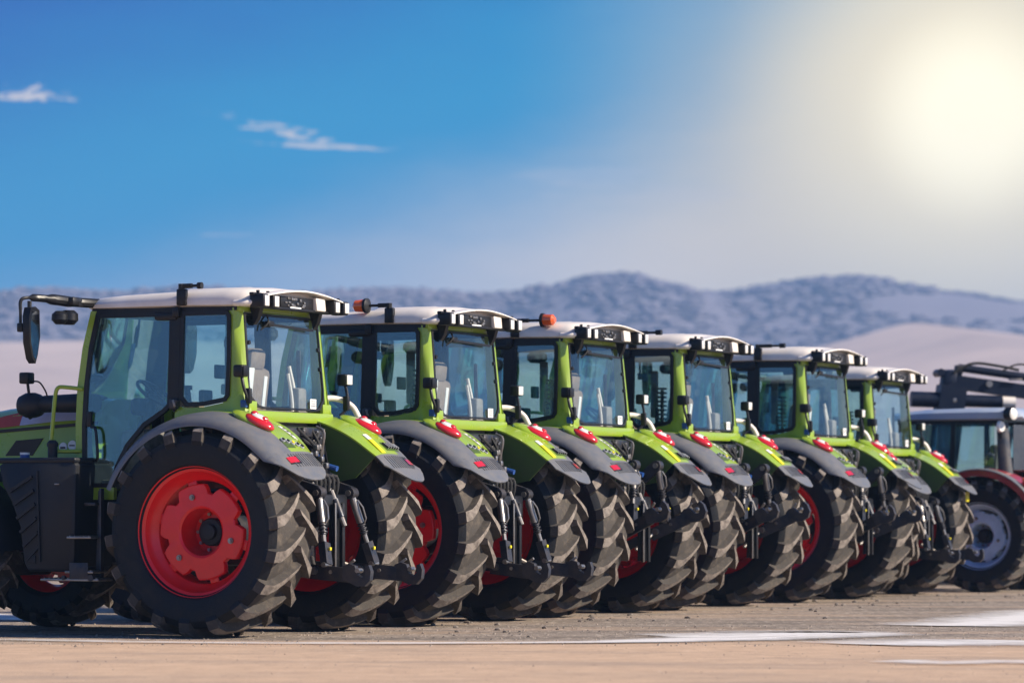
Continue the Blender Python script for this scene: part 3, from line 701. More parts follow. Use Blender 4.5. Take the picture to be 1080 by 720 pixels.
for T, (s, df, up, arm, lamp, lab) in zip(tractors, cfg):
    p = O1+Vector((sa, ca, 0))*s+Vector((-ca, sa, 0))*(df+(.04 if s > 3 and s < 4 else .09))
    if s > 16: T.scale = (.96, .96, .955)
    T.location = (p.x, p.y, 0); T.rotation_euler = (0, 0, RZ)
    tag(T, lab, 'tractor', 'green tractors parked side by side in a row')
    linkage(T, up, int(s)); beacon(T, arm, lamp, .25 if arm > 0 else .42)
rv = random.Random(4)
for T in tractors:
    T.rotation_euler.z += radians(rv.uniform(-.45, .45))
    for ch in T.children:
        if ch.name.startswith('rear_wheel') and T is not tractors[0]: ch.rotation_euler.y = rv.uniform(0, 2*pi)
T6 = tractors[5]
M_('yellow').box((-.93, -.98, 1.36), (.012, .12, .14), .006).build('reflector_plate', T6)

# ------------------------------------------------------------------ the blue and red tractor at the right
def blue_tractor(loc):
    T = empty('tractor', loc, RZ)
    tag(T, 'pale roofed tractor with dark red fenders and blue wheel discs ending the row', 'tractor')
    m = M_('iron').box((.1, 0, .8), (.9, .5, .5), .05).box((1.9, 0, .85), (2.6, .42, .45), .04).cyl((0, -.7, .76), (0, .7, .76), .14, 20).box((2.3, 0, .5), (.2, 1.2, .18), .03); m.build('chassis', T)
    m = M_('dark_blue'); r = []
    for x, w, zt in ((1.35, .40, 1.72), (2.0, .40, 1.70), (2.8, .38, 1.62), (3.2, .34, 1.5), (3.3, .28, 1.35)):
        half = [(w, 1.05), (w, zt-.15), (w-.06, zt-.03), (w*.5, zt)]; r.append([V(x, y, z) for y, z in half]+[V(x, -y, z) for y, z in half[::-1]])
    m.loft(r).build('bonnet', T, 40)
    def ly(z): return .78-(z-1.2)*.05
    m = M_('black')
    for P in ([(1.22, 2.32), (1.28, 2.32), (1.36, 1.2), (1.28, 1.2)], [(.52, 2.32), (.46, 2.32), (.46, 1.4), (.54, 1.4)], [(1.3, 2.36), (-.22, 2.36), (-.22, 2.30), (1.3, 2.30)], [(1.32, 1.25), (.8, 1.25), (.46, 1.55), (-.25, 1.62), (-.25, 1.55), (.42, 1.48), (.76, 1.17), (1.32, 1.17)]): m.prism(P, -.05, .012, ly)
    m.both(); cab = m.build('cab', T)
    for sg in (1, -1):
        fl = (lambda q: q.mirror()) if sg < 0 else (lambda q: q)
        # broad pale corner pillar
        w = M_('iron'); r = []
        for z in (2.32, 2.1, 1.85, 1.66, 1.58):
            d = -.10*(2.32-z)-.04*max(0, 1.9-z)
            r.append([V(-.14+d*.4, ly(z)+.015, z), V(-.19+d, ly(z)+.01, z), V(-.24+d, ly(z)-.03, z), V(-.27+d, ly(z)-.09, z), V(-.24+d, ly(z)-.10, z), V(-.14+d*.4, ly(z)-.03, z)])
        fl(w.loft(r)).build('corner_pillar', cab, 60)
        fl(M_('glass').prism([(.46, 2.31), (.46, 1.54), (-.12, 1.62), (-.10, 2.31)], 0, .006, ly)).build('side_window', cab, 0)
        fl(M_('glass').prism([(1.24, 2.31), (.53, 2.31), (.53, 1.5), (.8, 1.26), (1.30, 1.26)], 0, .006, ly)).build('door_glass', cab, 0)
    M_('glass').box((-.33, 0, 1.98), (.006, 1.2, .62)).build('rear_window', cab, 0)
    M_('glass').box((1.30, 0, 1.85), (.006, 1.4, .95), 0, (0, -.08, 0)).build('windscreen', cab, 0)
    m = M_('roof_blue'); r = []
    for x, w, zb, zt in ((1.42, .66, 2.36, 2.42), (1.36, .76, 2.35, 2.47), (.9, .80, 2.35, 2.515), (.2, .80, 2.35, 2.53), (-.25, .79, 2.35, 2.53), (-.42, .74, 2.36, 2.49), (-.48, .66, 2.38, 2.45)):
        half = [(w-.04, zb), (w, zb+.02), (w, zb+(zt-zb)*.6), (w-.07, zt-.015), (w*.5, zt)]; r.append([V(x, y, z) for y, z in half]+[V(x, -y, z) for y, z in half[::-1]])
    roof = m.loft(r).build('roof', T, 40)
    for sg in (1, -1):
        q = M_('black').cyl((-.30, .77*sg, 2.43), (-.40, .80*sg, 2.43), .095, 20).use('lamp_white').tube([(-.38, .79*sg, 2.43), (-.405, .80*sg, 2.43), (-.42, .805*sg, 2.43)], [.082, .08, .05], 20); q.build('work_lamp', roof)
        M_('lamp_white').tube([(-.21, .80*sg, 2.26), (-.24, .81*sg, 2.26)], [.085, .07], 18).use('black').tube([(-.22, .79*sg, 2.18), (-.22, .78*sg, 2.10)], .03, 12).build('side_lamp', roof)
    for sg in (1, -1):
        m = M_('dark_red'); r = []
        for i in range(21):
            a = radians(28+125*i/20); R_ = .90
            r.append([V(-cos(a)*(R_+dz), y*sg, .78+sin(a)*(R_+dz)) for y, dz in ((.55, 0), (.8, .01), (1.05, 0), (1.14, -.01), (1.15, -.10), (1.13, -.10), (1.11, -.03), (1.04, -.02), (.8, -.01), (.55, -.02))])
        f = m.loft(r).build('fender', T, 45)
        m = M_('grey_plastic'); r = []
        for i in range(21):
            a = radians(24+130*i/20); R_ = .90
            r.append([V(-cos(a)*(R_+dz), y*sg, .78+sin(a)*(R_+dz)) for y, dz in ((1.04, .012), (1.12, .010), (1.165, -.006), (1.165, -.018), (1.12, -.003), (1.04, .004))])
        m.loft(r).build('fender_trim', f, 45)
        q = V(-.66, .98*sg, .78+.70); M_('lamp_red').box(q, (.10, .24, .10), .03, (0, -.7, 0)).use('lamp_orange').box(q+V(.02, .09*sg, .05), (.06, .06, .05), .02, (0, -.7, 0)).build('tail_lamp', f)
    m = M_('fabric').box((.35, 0, 1.45), (.5, .5, .14), .05).box((.10, 0, 1.75), (.14, .46, .55), .05, (0, -.1, 0)); m.use('black').box((.35, 0, 1.2), (.3, .3, .4), .03); m.build('seat', T)
    M_('black').tube([V(.95+.17*cos(2*pi*i/20)*.8, .17*sin(2*pi*i/20), 1.82+.1*cos(2*pi*i/20)) for i in range(21)], .015, 6, False).cyl((.95, 0, 1.82), (1.1, 0, 1.4), .05, 10).build('steering_wheel', T)
    M_('interior').box((.5, 0, 1.12), (1.5, 1.1, .1), .02).box((1.12, 0, 1.4), (.2, .5, .5), .05).build('cab_floor', T)
    wheel(T, 'rear_wheel', (0, .86, .765), 1, .775, .455, .27, 20, 'blue_rim')
    wheel(T, 'rear_wheel', (0, -.86, .765), -1, .775, .455, .27, 20, 'blue_rim')
    wheel(T, 'front_wheel', (2.3, .82, .56), 1, .565, .32, .20, 16, 'blue_rim')
    wheel(T, 'front_wheel', (2.3, -.82, .56), -1, .565, .32, .20, 16, 'blue_rim')
    m = M_('iron').box((-.5, 0, .9), (.2, .5, .4), .03)
    for y in (.4, -.4): m.sq((-.2, y*.8, .55), (-1.0, y, .5), .04, .09)
    m.build('hitch_frame', T)
    return T
# wheel centre of the near rear wheel is placed at world (6.57, 50.4)
b0 = Vector((6.46, 50.6, 0))+Vector((sa, ca, 0))*.86
blue_tractor((b0.x, b0.y, 0))

# ------------------------------------------------------------------ telescopic handler behind it: only its boom shows
def handler(loc, rz):
    T = empty('telescopic_handler', loc, rz)
    tag(T, 'dark blue loader with a thick boom and rams showing above the pale tractor roof', 'loader')
    m = M_('dark_blue').box((0, 0, .95), (4.2, 1.2, .5), .06).box((-1.6, 0, 1.35), (1.2, 1.3, .5), .08); m.use('iron').box((1.4, 0, .6), (.3, 1.9, .25), .03).box((-1.4, 0, .6), (.3, 1.9, .25), .03); m.build('chassis', T)
    m = M_('dark_blue').box((-.1, -.62, 1.55), (1.3, .75, .7), .05)
    for x, y in ((-.7, -.28), (.5, -.28), (-.7, -.96), (.5, -.96)): m.sq((x, y, 1.8), (x*.85, y, 2.38), .06, .06)
    m.box((-.1, -.62, 2.42), (1.25, .8, .08), .03); cab = m.build('cab', T)
    M_('glass').box((-.1, -.27, 2.12), (1.1, .006, .5)).build('window', cab, 0)
    p0 = V(-1.35, .15, 3.10); p1 = V(1.0, .15, 2.76); p2 = V(3.0, .15, 2.44)
    m = M_('dark_blue')
    m.sq(p0+V(-.05, 0, -.02), p1, .22, .21); m.sq(p1+V(-.3, 0, .05), p2, .18, .17)
    m.box((-1.36, .15, 3.06), (.22, .30, .36), .05, (0, .14, 0)).box((-1.30, .15, 3.20), (.30, .16, .10), .03); m.cyl((-1.5, -.05, 3.20), (-1.5, .35, 3.20), .06, 14); m.cyl((-1.3, -.05, 2.95), (-1.3, .35, 2.95), .11, 16)
    m.use('steel').cyl((-.75, -.0, 3.03), (-.75, .3, 3.03), .05, 12).box((.2, .15, 3.08), (.16, .22, .04), .01).box((-.35, .02, 3.10), (.2, .08, .03), .01)
    boom = m.build('boom', T)
    m = M_('dark_blue').cyl(p0+V(.15, -.02, .18), p1+V(.0, -.02, .22), .060, 14).use('steel').cyl(p1+V(0, -.02, .22), p2+V(-.4, -.02, .16), .035, 12).use('iron').box(p0+V(.15, -.02, .15), (.12, .12, .14), .02).box(p1+V(.3, -.02, .17), (.1, .1, .14), .02); m.build('upper_ram', boom)
    m = M_('dark_blue').cyl((-1.95, .05, 2.80), (-1.30, .05, 2.78), .12, 20).use('steel').cyl((-1.32, .05, 2.78), (-1.27, .05, 2.78), .13, 20).use('dark_blue').cyl((-1.28, .05, 2.78), (-.55, .05, 2.76), .095, 18).use('cream').cyl((-.56, .05, 2.76), (-.35, .05, 2.75), .085, 16); m.build('lower_ram', boom)
    m = M_('rubber').tube(smooth_path([(-1.3, 0, 3.2), (-1.0, 0, 3.34), (-.6, .0, 3.30), (-.3, 0, 3.24)]), .022, 8).tube(smooth_path([(-.6, .1, 3.2), (-.3, .1, 3.33), (.0, .1, 3.28), (.2, .1, 3.16)]), .014, 8)
    m.use('steel').tube([(.05, .0, 3.1), (-.12, -.05, 2.70)], .010, 6); m.build('hose', boom)
    M_('dark_blue').sq((-1.5, .15, 1.5), (-1.3, .15, 3.0), .45, .40, (1, 0, 0)).build('boom_mast', T)
    for x in (1.4, -1.4):
        for sg in (1, -1): wheel(T, 'wheel', (x, .92*sg, .56), sg, .56, .32, .19, 16, 'silver_paint')
    M_('iron').box((3.2, .15, .95), (.10, 1.1, .9), .03).box((3.12, .15, 1.75), (.14, .30, 1.3), .03).box((3.05, .15, 2.35), (.3, .5, .3), .04).build('carriage', T)
    for y in (.55, -.35): M_('iron').box((3.8, y, .6), (1.2, .12, .05), .01).build('fork', T)
    return T
handler((8.0, 56.2, 0), radians(4))

# ------------------------------------------------------------------ ground
def ground_mat():
    m, nt, out = nodes('ground_tarmac'); N = nt.nodes; L = nt.links
    b = N.new('ShaderNodeBsdfPrincipled'); L.new(b.outputs[0], out.inputs[0]); b.inputs['Roughness'].default_value = .9; b.inputs['Specular IOR Level'].default_value = .25
    tc = N.new('ShaderNodeTexCoord')
    def nz(sc, det=6, vec=None, ro=.6):
        n = N.new('ShaderNodeTexNoise'); n.inputs['Scale'].default_value = sc; n.inputs['Detail'].default_value = det; n.inputs['Roughness'].default_value = ro
        L.new(vec or tc.outputs['Object'], n.inputs['Vector']); return n.outputs['Fac']
    def rng(x, a, b_, c, d):
        r = N.new('ShaderNodeMapRange'); r.inputs[1].default_value = a; r.inputs[2].default_value = b_; r.inputs[3].default_value = c; r.inputs[4].default_value = d; L.new(x, r.inputs[0]); return r.outputs[0]
    def mix(f, a, b_):
        x = N.new('ShaderNodeMix'); x.data_type = 'RGBA'
        L.new(f, x.inputs[0])
        for k, q in ((6, a), (7, b_)):
            if isinstance(q, tuple): x.inputs[k].default_value = (*q, 1)
            else: L.new(q, x.inputs[k])
        return x.outputs[2]
    st = N.new('ShaderNodeMapping'); st.inputs['Scale'].default_value = (.25, 1.0, 1); L.new(tc.outputs['Object'], st.inputs['Vector'])
    asphalt = mix(rng(nz(45, 5), .38, .62, 0, 1), (.15, .125, .10), (.42, .345, .28))
    asphalt = mix(rng(nz(1.3, 8, st.outputs[0], .7), .45, .62, 0, .8), asphalt, (.15, .125, .10))
    sand = mix(rng(nz(3.0, 8), .35, .65, 0, 1), (.61, .43, .29), (.50, .35, .24))
    sand = mix(rng(nz(50, 5), .50, .75, 0, .6), sand, (.30, .23, .17))
    sand = mix(rng(nz(.9, 9, st.outputs[0], .7), .48, .66, 0, .8), sand, (.34, .26, .20))
    s2 = N.new('ShaderNodeMapping'); s2.inputs['Scale'].default_value = (1.0, .22, 1); L.new(tc.outputs['Object'], s2.inputs['Vector'])
    speck = nz(11, 8, s2.outputs[0], .75)
    asphalt = mix(rng(speck, .52, .64, 0, .5), asphalt, (.085, .072, .062)); asphalt = mix(rng(speck, .46, .38, 0, .6), asphalt, (.52, .44, .36))
    sand = mix(rng(speck, .56, .68, 0, .55), sand, (.27, .20, .15)); sand = mix(rng(speck, .42, .32, 0, .5), sand, (.70, .54, .41))
    f = rng(nz(1.1, 7, st.outputs[0]), .44, .56, 0, 1)
    # the dusty sand lies mainly on this side of the painted line
    sx = N.new('ShaderNodeSeparateXYZ'); L.new(tc.outputs['Object'], sx.inputs[0])
    k = rng(sx.outputs[1], 30.0, 32.6, 1, 0)
    ad = N.new('ShaderNodeMath'); ad.operation = 'MULTIPLY_ADD'; L.new(f, ad.inputs[0]); ad.inputs[1].default_value = .45; L.new(k, ad.inputs[2]); ad.use_clamp = True
    L.new(mix(rng(ad.outputs[0], .25, .85, 0, 1), asphalt, sand), b.inputs['Base Color'])
    bp = N.new('ShaderNodeBump'); bp.inputs['Strength'].default_value = .6; bp.inputs['Distance'].default_value = .012; L.new(nz(38, 6), bp.inputs['Height']); L.new(bp.outputs[0], b.inputs['Normal'])
    return m
ground_mat()
def grid(name, xs, ys, zf, matn):
    m = M_(matn); n = len(ys); m.add([V(x, y, zf(x, y)) for x in xs for y in ys], [[i*n+j, (i+1)*n+j, (i+1)*n+j+1, i*n+j+1] for i in range(len(xs)-1) for j in range(n-1)])
    return m.build(name, None, 60, fix=False)
def far(a, b, n, e=2.2): return [a+(b-a)*(i/n)**e for i in range(n+1)]
xs = sorted(set([round(-x, 3) for x in far(14, 2600, 14)]+[round(-14+.35*i, 3) for i in range(81)]+[round(x, 3) for x in far(14, 2600, 14)]))
ys = sorted(set([round(-y, 3) for y in far(5, 2600, 12)]+[round(20-(20+5)*(1-i/8), 3) for i in range(8)]+[round(20+.35*i, 3) for i in range(104)]+[round(y, 3) for y in far(56.4, 2600, 16)]))
def gz(x, y):
    d = sqrt(x*x+(y-35)**2)
    if 20 < y < 34 and abs(x) < 14: return .010*noise.noise(V(x*.5, y*.8, 0))*min(1, (33.5-y)/2) if y < 33.5 else 0
    return 0
g = grid('ground', xs, ys, gz, 'ground_tarmac'); tag(g, kind='structure')

# worn painted line and patches, thin sheets 4 mm above the ground
def paint_mat():
    m, nt, out = nodes('worn_paint'); N = nt.nodes; L = nt.links
    b = N.new('ShaderNodeBsdfPrincipled'); b.inputs['Base Color'].default_value = (.74, .71, .68, 1); b.inputs['Roughness'].default_value = .7
    t = N.new('ShaderNodeBsdfTransparent'); mx = N.new('ShaderNodeMixShader'); tc = N.new('ShaderNodeTexCoord')
    n = N.new('ShaderNodeTexNoise'); n.inputs['Scale'].default_value = 1.0; n.inputs['Detail'].default_value = 9; n.inputs['Roughness'].default_value = .72; mp = N.new('ShaderNodeMapping'); mp.inputs['Scale'].default_value = (1.3, .9, 1); L.new(tc.outputs['Object'], mp.inputs[0]); L.new(mp.outputs[0], n.inputs['Vector'])
    at = N.new('ShaderNodeAttribute'); at.attribute_name = 'edge'
    ad = N.new('ShaderNodeMath'); ad.operation = 'ADD'; L.new(n.outputs['Fac'], ad.inputs[0]); L.new(at.outputs['Fac'], ad.inputs[1])
    r = N.new('ShaderNodeMapRange'); r.inputs[1].default_value = .62; r.inputs[2].default_value = 1.18; L.new(ad.outputs[0], r.inputs[0])
    L.new(r.outputs[0], mx.inputs[0]); L.new(t.outputs[0], mx.inputs[1]); L.new(b.outputs[0], mx.inputs[2]); L.new(mx.outputs[0], out.inputs[0])
paint_mat()
def paint(name, pts, w, wear):
    """strip along pts; w = half widths; edge attribute keeps the rim ragged"""
    P = smooth_path([V(x, y, 0) for x, y in pts], 14); m = M_('worn_paint'); rows = []; e = []
    for i, p in enumerate(P):
        d = (P[min(i+1, len(P)-1)]-P[max(i-1, 0)]).normalized(); nrm = V(-d.y, d.x, 0); t = i/(len(P)-1)
        ww = w(t) if callable(w) else w
        row = []
        for j in range(9):
            u = -1+2*j/8; q = p+nrm*u*ww; row.append(V(q.x, q.y, gz(q.x, q.y)+.012)); e.append((.66*(1-abs(u)**1.5)-(wear(t) if callable(wear) else wear))*1.0 - .5*max(0, .06-t)/.06 - .5*max(0, t-.94)/.06)
        rows.append(row)
    m.loft(rows, False, False); o = m.build(name, None, 0, fix=False)
    a = o.data.attributes.new('edge', 'FLOAT', 'POINT'); a.data.foreach_set('value', e); tag(o, kind='structure'); return o
def gp(px, py):                                    # measured from the photograph: where that spot of ground lies
    Y = 1.14*3900/(py-536); return ((px-540)/3900*Y, Y)
paint('line_marking', [gp(-40, 674), gp(60, 676), gp(200, 678), gp(400, 679), gp(560, 678.5), gp(640, 678), gp(760, 674.5), gp(830, 671), gp(905, 666)], lambda t: .40+2.0*max(0, t-.62), lambda t: .34-.46*min(1, t/.75))
paint('line_marking', [gp(1000, 661), gp(1040, 657), gp(1085, 651), gp(1150, 643)], .95, -.08)
paint('line_marking', [gp(700, 672.5), gp(780, 671), gp(850, 668.5), gp(905, 667)], 1.0, -.04)
paint('snow_patch', [gp(905, 680), gp(960, 678), gp(1030, 679), gp(1085, 676)], 1.0, .02)
paint('snow_patch', [gp(940, 697), gp(1000, 700), gp(1060, 698), gp(1100, 701)], .45, .14)
paint('snow_patch', [gp(-30, 648), gp(0, 650), gp(22, 655)], .5, .02)

# loose grit on the tarmac
rr = random.Random(11)
mat('grit', (.34, .28, .23), .9, 0, (.20, .16, .13), 30, .8); mat('grit_dark', (.13, .11, .095), .9)
m = M_('grit')
for i in range(3600):
    band = rr.random() < .7
    y = 30.5+rr.random()*6 if band else 24+rr.random()*16; x = (rr.random()-.5)*.32*y*1.05
    s_ = (.004+.014*rr.random()**3) if band else .003+.008*rr.random()**3; zz = gz(x, y); m.use('grit_dark' if rr.random() < .22 else 'grit')
    pts = [V(x+s_*cos(a)*(.7+.5*rr.random()), y+s_*sin(a)*(.7+.5*rr.random()), zz-.002) for a in [2*pi*k/5 for k in range(5)]]
    m.add(pts+[V(x+s_*.2, y, zz+s_*.9)], [[k, (k+1) % 5, 5] for k in range(5)])
tag(m.build('grit', None, 0), kind='stuff')

m = M_('tyre_tread'); rr = random.Random(31)
for i in range(150):
    s_ = rr.random()*19; p = O1+Vector((sa, ca, 0))*s_+Vector((-ca, sa, 0))*(-.9+rr.gauss(0, .7)); r0 = .008+.020*rr.random()**2.5
    bm = bmesh.new(); bmesh.ops.create_icosphere(bm, subdivisions=1, radius=r0)
    for v_ in bm.verts: v_.co = Vector((v_.co.x*1.3, v_.co.y*1.2, v_.co.z*.7))*(.75+.5*rr.random())+Vector((p.x, p.y, r0*.35))
    m.add([v_.co.copy() for v_ in bm.verts], [[v_.index for v_ in f_.verts] for f_ in bm.faces]); bm.free()
tag(m.build('mud_clods', None, 0), kind='stuff')

# ------------------------------------------------------------------ hills, fields, far wood
mat('field', (.54, .44, .40), .95, 0, (.36, .30, .30), .02, .8)
mat('hill_hazed', (.21, .185, .21), .95, 0, (.25, .22, .24), .012, .6)  # lavender tone: distance haze is put into the base colour
mat('wood', (.19, .165, .19), .95, 0, (.24, .21, .23), .012, .6)  # crowns share the slope's lavender, haze painted into their colour
def zpx(y_px, Y): return 1.14+(536-y_px)*Y/3900
def lerp(P, x):
    if x <= P[0][0]: return P[0][1]
    for (a, b), (c, d) in zip(P, P[1:]):
        if x <= c:
            t = (x-a)/(c-a); t = t*t*(3-2*t); return b+(d-b)*t
    return P[-1][1]
FT = [(-1200, 385), (-400, 372), (0, 367), (110, 364), (400, 372), (600, 392), (760, 392), (880, 362), (935, 346), (1000, 352), (1080, 366), (1500, 380), (2300, 400)]
def fz(x, y):
    t = max(0, min(1, (y-330)/(900-330))); t = t*t*(3-2*t); px = 540+3900*x/900
    e = max(0, min(1, (1500-abs(x))/500))
    return -.3+(zpx(lerp(FT, px), 900)+.3)*t*e + 1.2*noise.noise(V(x*.006, y*.01, 1))*t
tag(grid('hill_field', [-1500+30*i for i in range(101)], [325+23*i for i in range(26)]+[930, 1100, 1400, 1700], lambda x, y: fz(x, y) if y <= 900 else (fz(x, 900)-(y-900)*.06), 'field'), kind='structure')
RT = [(-1500, 303), (-300, 302), (0, 303), (60, 299), (120, 302), (220, 298), (330, 302), (430, 299), (520, 306), (580, 300), (620, 291), (660, 289), (700, 296), (740, 307), (800, 302), (850, 296), (900, 294), (940, 300), (1000, 306), (1080, 316), (1600, 330), (2600, 320)]
def rz_(x, y):
    t = max(0, min(1, (y-1050)/(1750-1050))); t = t*t*(3-2*t); px = 540+3900*x/1750
    e = max(0, min(1, (2400-abs(x))/600))
    return -2+(zpx(lerp(RT, px), 1750)-2)*t*e + (4*noise.noise(V(x*.004, y*.004, 3))+2.2*noise.noise(V(x*.016, y*.016, 5))+1.2*noise.noise(V(x*.05, y*.05, 6)))*t
tag(grid('hills', [-2400+16*i for i in range(301)], [1040+16*i for i in range(46)]+[1800, 2000, 2400], lambda x, y: rz_(x, y) if y <= 1760 else rz_(x, 1760)-(y-1760)*.1, 'hill_hazed'), kind='structure')
m = M_('wood'); rr = random.Random(21)
for i in range(12000):
    y = 1150+600*rr.random()**.6; x = (rr.random()-.5)*2*(.30*y)
    if noise.noise(V(x*.006, y*.006, 8)) < -.25 and y < 1650: continue
    z = rz_(x, y); h = .5+1.5*rr.random()**2; w = 1.6+2.2*rr.random()
    n = 7
    rings = []
    for t, k in ((.05, .7), (.3, 1.0), (.6, .92), (.85, .62), (1., .2)):
        rings.append([V(x+cos(2*pi*j/n)*w*k*(.75+.5*rr.random()), y+sin(2*pi*j/n)*w*k*(.75+.5*rr.random()), z+h*t) for j in range(n)])
    m.loft(rings); m.tube([(x, y, z-1), (x, y, z+h*.2)], .4, 4)
tag(m.build('distant_wood', None, 0, fix=False), kind='stuff')

# ------------------------------------------------------------------ haze
HAZE = .00038
m, nt, out = nodes('haze_air'); v = nt.nodes.new('ShaderNodeVolumePrincipled')
v.inputs['Color'].default_value = (.22, .43, .76, 1); v.inputs['Density'].default_value = HAZE; v.inputs['Anisotropy'].default_value = .1
nt.links.new(v.outputs[0], out.inputs['Volume'])
m = MB().use('haze_air').box((0, 0, 62), (5400, 5400, 128)); o = m.build('haze', None, 0); tag(o, kind='stuff')

# ------------------------------------------------------------------ light and sky
SUN_AZ = Vector((.965, -.26)).normalized(); SUN_EL = radians(32)
sd = Vector((SUN_AZ.x*cos(SUN_EL), SUN_AZ.y*cos(SUN_EL), sin(SUN_EL)))
L_ = bpy.data.lights.new('sun', 'SUN'); L_.energy = 5.0; L_.angle = radians(.5); L_.color = (1, .87, .70)
so = bpy.data.objects.new('sun', L_); C.objects.link(so); so.rotation_euler = sd.to_track_quat('Z', 'Y').to_euler()
W = bpy.data.worlds.new('World'); scene.world = W; W.use_nodes = True
nt = W.node_tree; nt.nodes.clear(); N = nt.nodes; L = nt.links
def nd(t, **k):
    n = N.new(t)
    for a, b in k.items(): setattr(n, a, b)
    return n
def math_(op, a, b=None, c=None, clamp=False):
    n = nd('ShaderNodeMath', operation=op, use_clamp=clamp)
    for i, q in enumerate((a, b, c)):
        if q is None: continue
        if isinstance(q, (int, float)): n.inputs[i].default_value = q
        else: L.new(q, n.inputs[i])
    return n.outputs[0]
def rmap(x, a, b, c=0., d=1., sm=True):
    n = nd('ShaderNodeMapRange'); n.interpolation_type = 'SMOOTHSTEP' if sm else 'LINEAR'
    for i, q in enumerate((a, b, c, d)): n.inputs[i+1].default_value = q
    L.new(x, n.inputs[0]); return n.outputs[0]
def cmix(f, a, b):
    n = nd('ShaderNodeMix', data_type='RGBA')
    if isinstance(f, (int, float)): n.inputs[0].default_value = f
    else: L.new(f, n.inputs[0])
    for k, q in ((6, a), (7, b)):
        if isinstance(q, tuple): n.inputs[k].default_value = (*q, 1)
        else: L.new(q, n.inputs[k])
    return n.outputs[2]
sky = nd('ShaderNodeTexSky', sky_type='NISHITA'); sky.sun_disc = False; sky.sun_elevation = SUN_EL; sky.sun_rotation = atan2(SUN_AZ.x, SUN_AZ.y)
sky.air_density = 1.0; sky.dust_density = .6; sky.ozone_density = 2.0
tc = nd('ShaderNodeTexCoord'); sp = nd('ShaderNodeSeparateXYZ'); L.new(tc.outputs['Generated'], sp.inputs[0])
az = math_('MULTIPLY', math_('ARCTAN2', sp.outputs[0], sp.outputs[1]), 180/pi)
el = math_('MULTIPLY', math_('ARCSINE', sp.outputs[2]), 180/pi)
cb = nd('ShaderNodeCombineXYZ'); L.new(az, cb.inputs[0]); L.new(el, cb.inputs[1])
def noise_(scale, stretch=(1, 1), det=6, rough=.6):
    mp = nd('ShaderNodeMapping'); mp.inputs['Scale'].default_value = (stretch[0], stretch[1], 1); L.new(cb.outputs[0], mp.inputs[0])
    n = nd('ShaderNodeTexNoise'); n.inputs['Scale'].default_value = scale; n.inputs['Detail'].default_value = det; n.inputs['Roughness'].default_value = rough
    L.new(mp.outputs[0], n.inputs['Vector']); return n.outputs['Fac']
K = 1.0
def lin(r, g_, b, k=K): return tuple((((c/255+.055)/1.055)**2.4 if c > 10 else c/255/12.92)*k for c in (r, g_, b))
SKYK = .62
deep = lin(0, 100, 192, SKYK*.92); midb = lin(0, 152, 208, SKYK); lav = cmix(rmap(az, -6., 5.), lin(186, 192, 206, SKYK*1.12), lin(230, 214, 194, SKYK*1.3)); warm = lin(228, 216, 190, SKYK*1.0); glow = lin(253, 238, 200, SKYK*1.26)
wob = math_('MULTIPLY', math_('SUBTRACT', noise_(.35, (.5, 1.6)), .5), 1.6)
# the pale layer climbs towards the bright side
tilt = math_('MULTIPLY_ADD', az, -.25, el)                      # el - .13 az
tl = math_('ADD', tilt, wob)
c = cmix(rmap(tl, 2.8, 6.2), lav, midb); c = cmix(rmap(tl, 6.4, 10.2), c, deep)
# broad warm veil round the low bright sun
dx = math_('SUBTRACT', az, 7.1); dy = math_('SUBTRACT', el, 6.0)
r2 = math_('SQRT', math_('ADD', math_('POWER', math_('MULTIPLY', dx, .95), 2.), math_('POWER', math_('MULTIPLY', dy, 1.0), 2.)))
r2 = math_('ADD', r2, math_('MULTIPLY', wob, .35))
c = cmix(math_('MULTIPLY', rmap(r2, 7.2, .6, 0, 1.0), rmap(tl, 10., 4.5, .55, 1.)), c, warm)
rc = math_('SQRT', math_('ADD', math_('POWER', dx, 2.), math_('POWER', dy, 2.)))
c = cmix(rmap(rc, 4.4, .5), c, glow); c = cmix(rmap(rc, 1.9, .5), c, lin(255, 244, 210, SKYK*1.55))
# wisps of cloud
def wisp(cx, cy, w, h, rot, sc, st, th, amt, col):
    global c
    a = math_('SUBTRACT', az, cx); b = math_('SUBTRACT', el, cy); b = math_('MULTIPLY_ADD', a, rot, b)
    d = math_('ADD', math_('POWER', math_('DIVIDE', a, w), 2.), math_('POWER', math_('DIVIDE', b, h), 2.))
    n = noise_(sc, st, 9, .68); f = math_('SUBTRACT', n, math_('MULTIPLY', d, .16))
    f = rmap(f, th, th+.10, 0, amt); c = cmix(f, c, col)
cl = lin(236, 226, 224, SKYK)
def at(px, py): return (math.degrees(atan2((px-540)/3900, 1)), math.degrees(atan2((536-py)/3900, 1)))
p = at(34, 103); wisp(p[0], p[1], .75, .14, .03, 3.4, (.9, 2.6), .40, .85, cl)
p = at(300, 139); wisp(p[0], p[1], .95, .14, .17, 4.2, (.6, 3.0), .43, .75, cl)
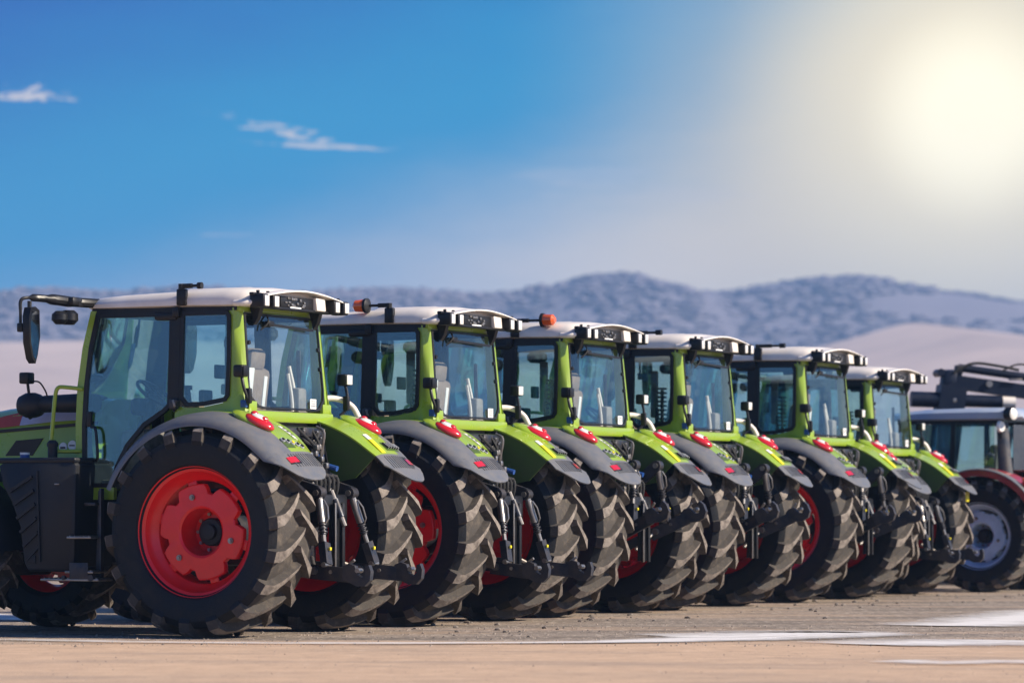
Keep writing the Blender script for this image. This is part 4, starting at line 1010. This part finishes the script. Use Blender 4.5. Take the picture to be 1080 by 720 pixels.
p = at(345, 155); wisp(p[0], p[1], 1.1, .045, .05, 2.4, (.6, 4.0), .36, .7, cl)
p = at(240, 123); wisp(p[0], p[1], .45, .05, .10, 3.0, (.6, 4.0), .42, .4, cl)
p = at(240, 248); wisp(p[0], p[1], .45, .03, .0, 2.0, (.6, 4.0), .40, .3, cl)
p = at(640, 205); wisp(p[0], p[1], 2.6, .30, .05, .7, (.4, 3.4), .42, .25, lin(214, 212, 216, SKYK))
p = at(610, 186); wisp(p[0], p[1], 2.2, .22, .03, .9, (.5, 3.0), .44, .22, lin(205, 210, 222, SKYK))
skys = nd('ShaderNodeVectorMath', operation='SCALE'); L.new(sky.outputs[0], skys.inputs[0]); skys.inputs['Scale'].default_value = .055
aaz = math_('ABSOLUTE', az)
tint = nd('ShaderNodeVectorMath', operation='MULTIPLY'); L.new(skys.outputs[0], tint.inputs[0]); tint.inputs[1].default_value = (.62, .92, 1.5)
c = cmix(math_('MAXIMUM', rmap(el, 9.0, 16.0), rmap(aaz, 22., 48.)), c, tint.outputs[0])
bg = nd('ShaderNodeBackground'); bg.inputs['Strength'].default_value = 1.0; L.new(c, bg.inputs[0])
wo = nd('ShaderNodeOutputWorld'); L.new(bg.outputs[0], wo.inputs[0])

# ------------------------------------------------------------------ camera
cd = bpy.data.cameras.new('camera'); cam = bpy.data.objects.new('camera', cd); C.objects.link(cam)
cam.location = (0, 0, 1.14); cam.rotation_euler = (pi/2, 0, 0); cd.sensor_width = 36; cd.lens = 3900/1080*36
cd.shift_y = 176/1080; cd.clip_start = .5; cd.clip_end = 9000
cd.dof.use_dof = True; cd.dof.focus_distance = 34.5; cd.dof.aperture_fstop = 1.9
scene.camera = cam
vs = scene.view_settings; scene.display_settings.display_device = 'sRGB'
vs.view_transform = 'Standard'; vs.look = 'None'; vs.gamma = 1; vs.use_curve_mapping = False; vs.exposure = .65
cy = scene.cycles; cy.use_denoising = True; cy.max_bounces = 10; cy.transparent_max_bounces = 24; cy.volume_bounces = 1
cy.sample_clamp_indirect = 6
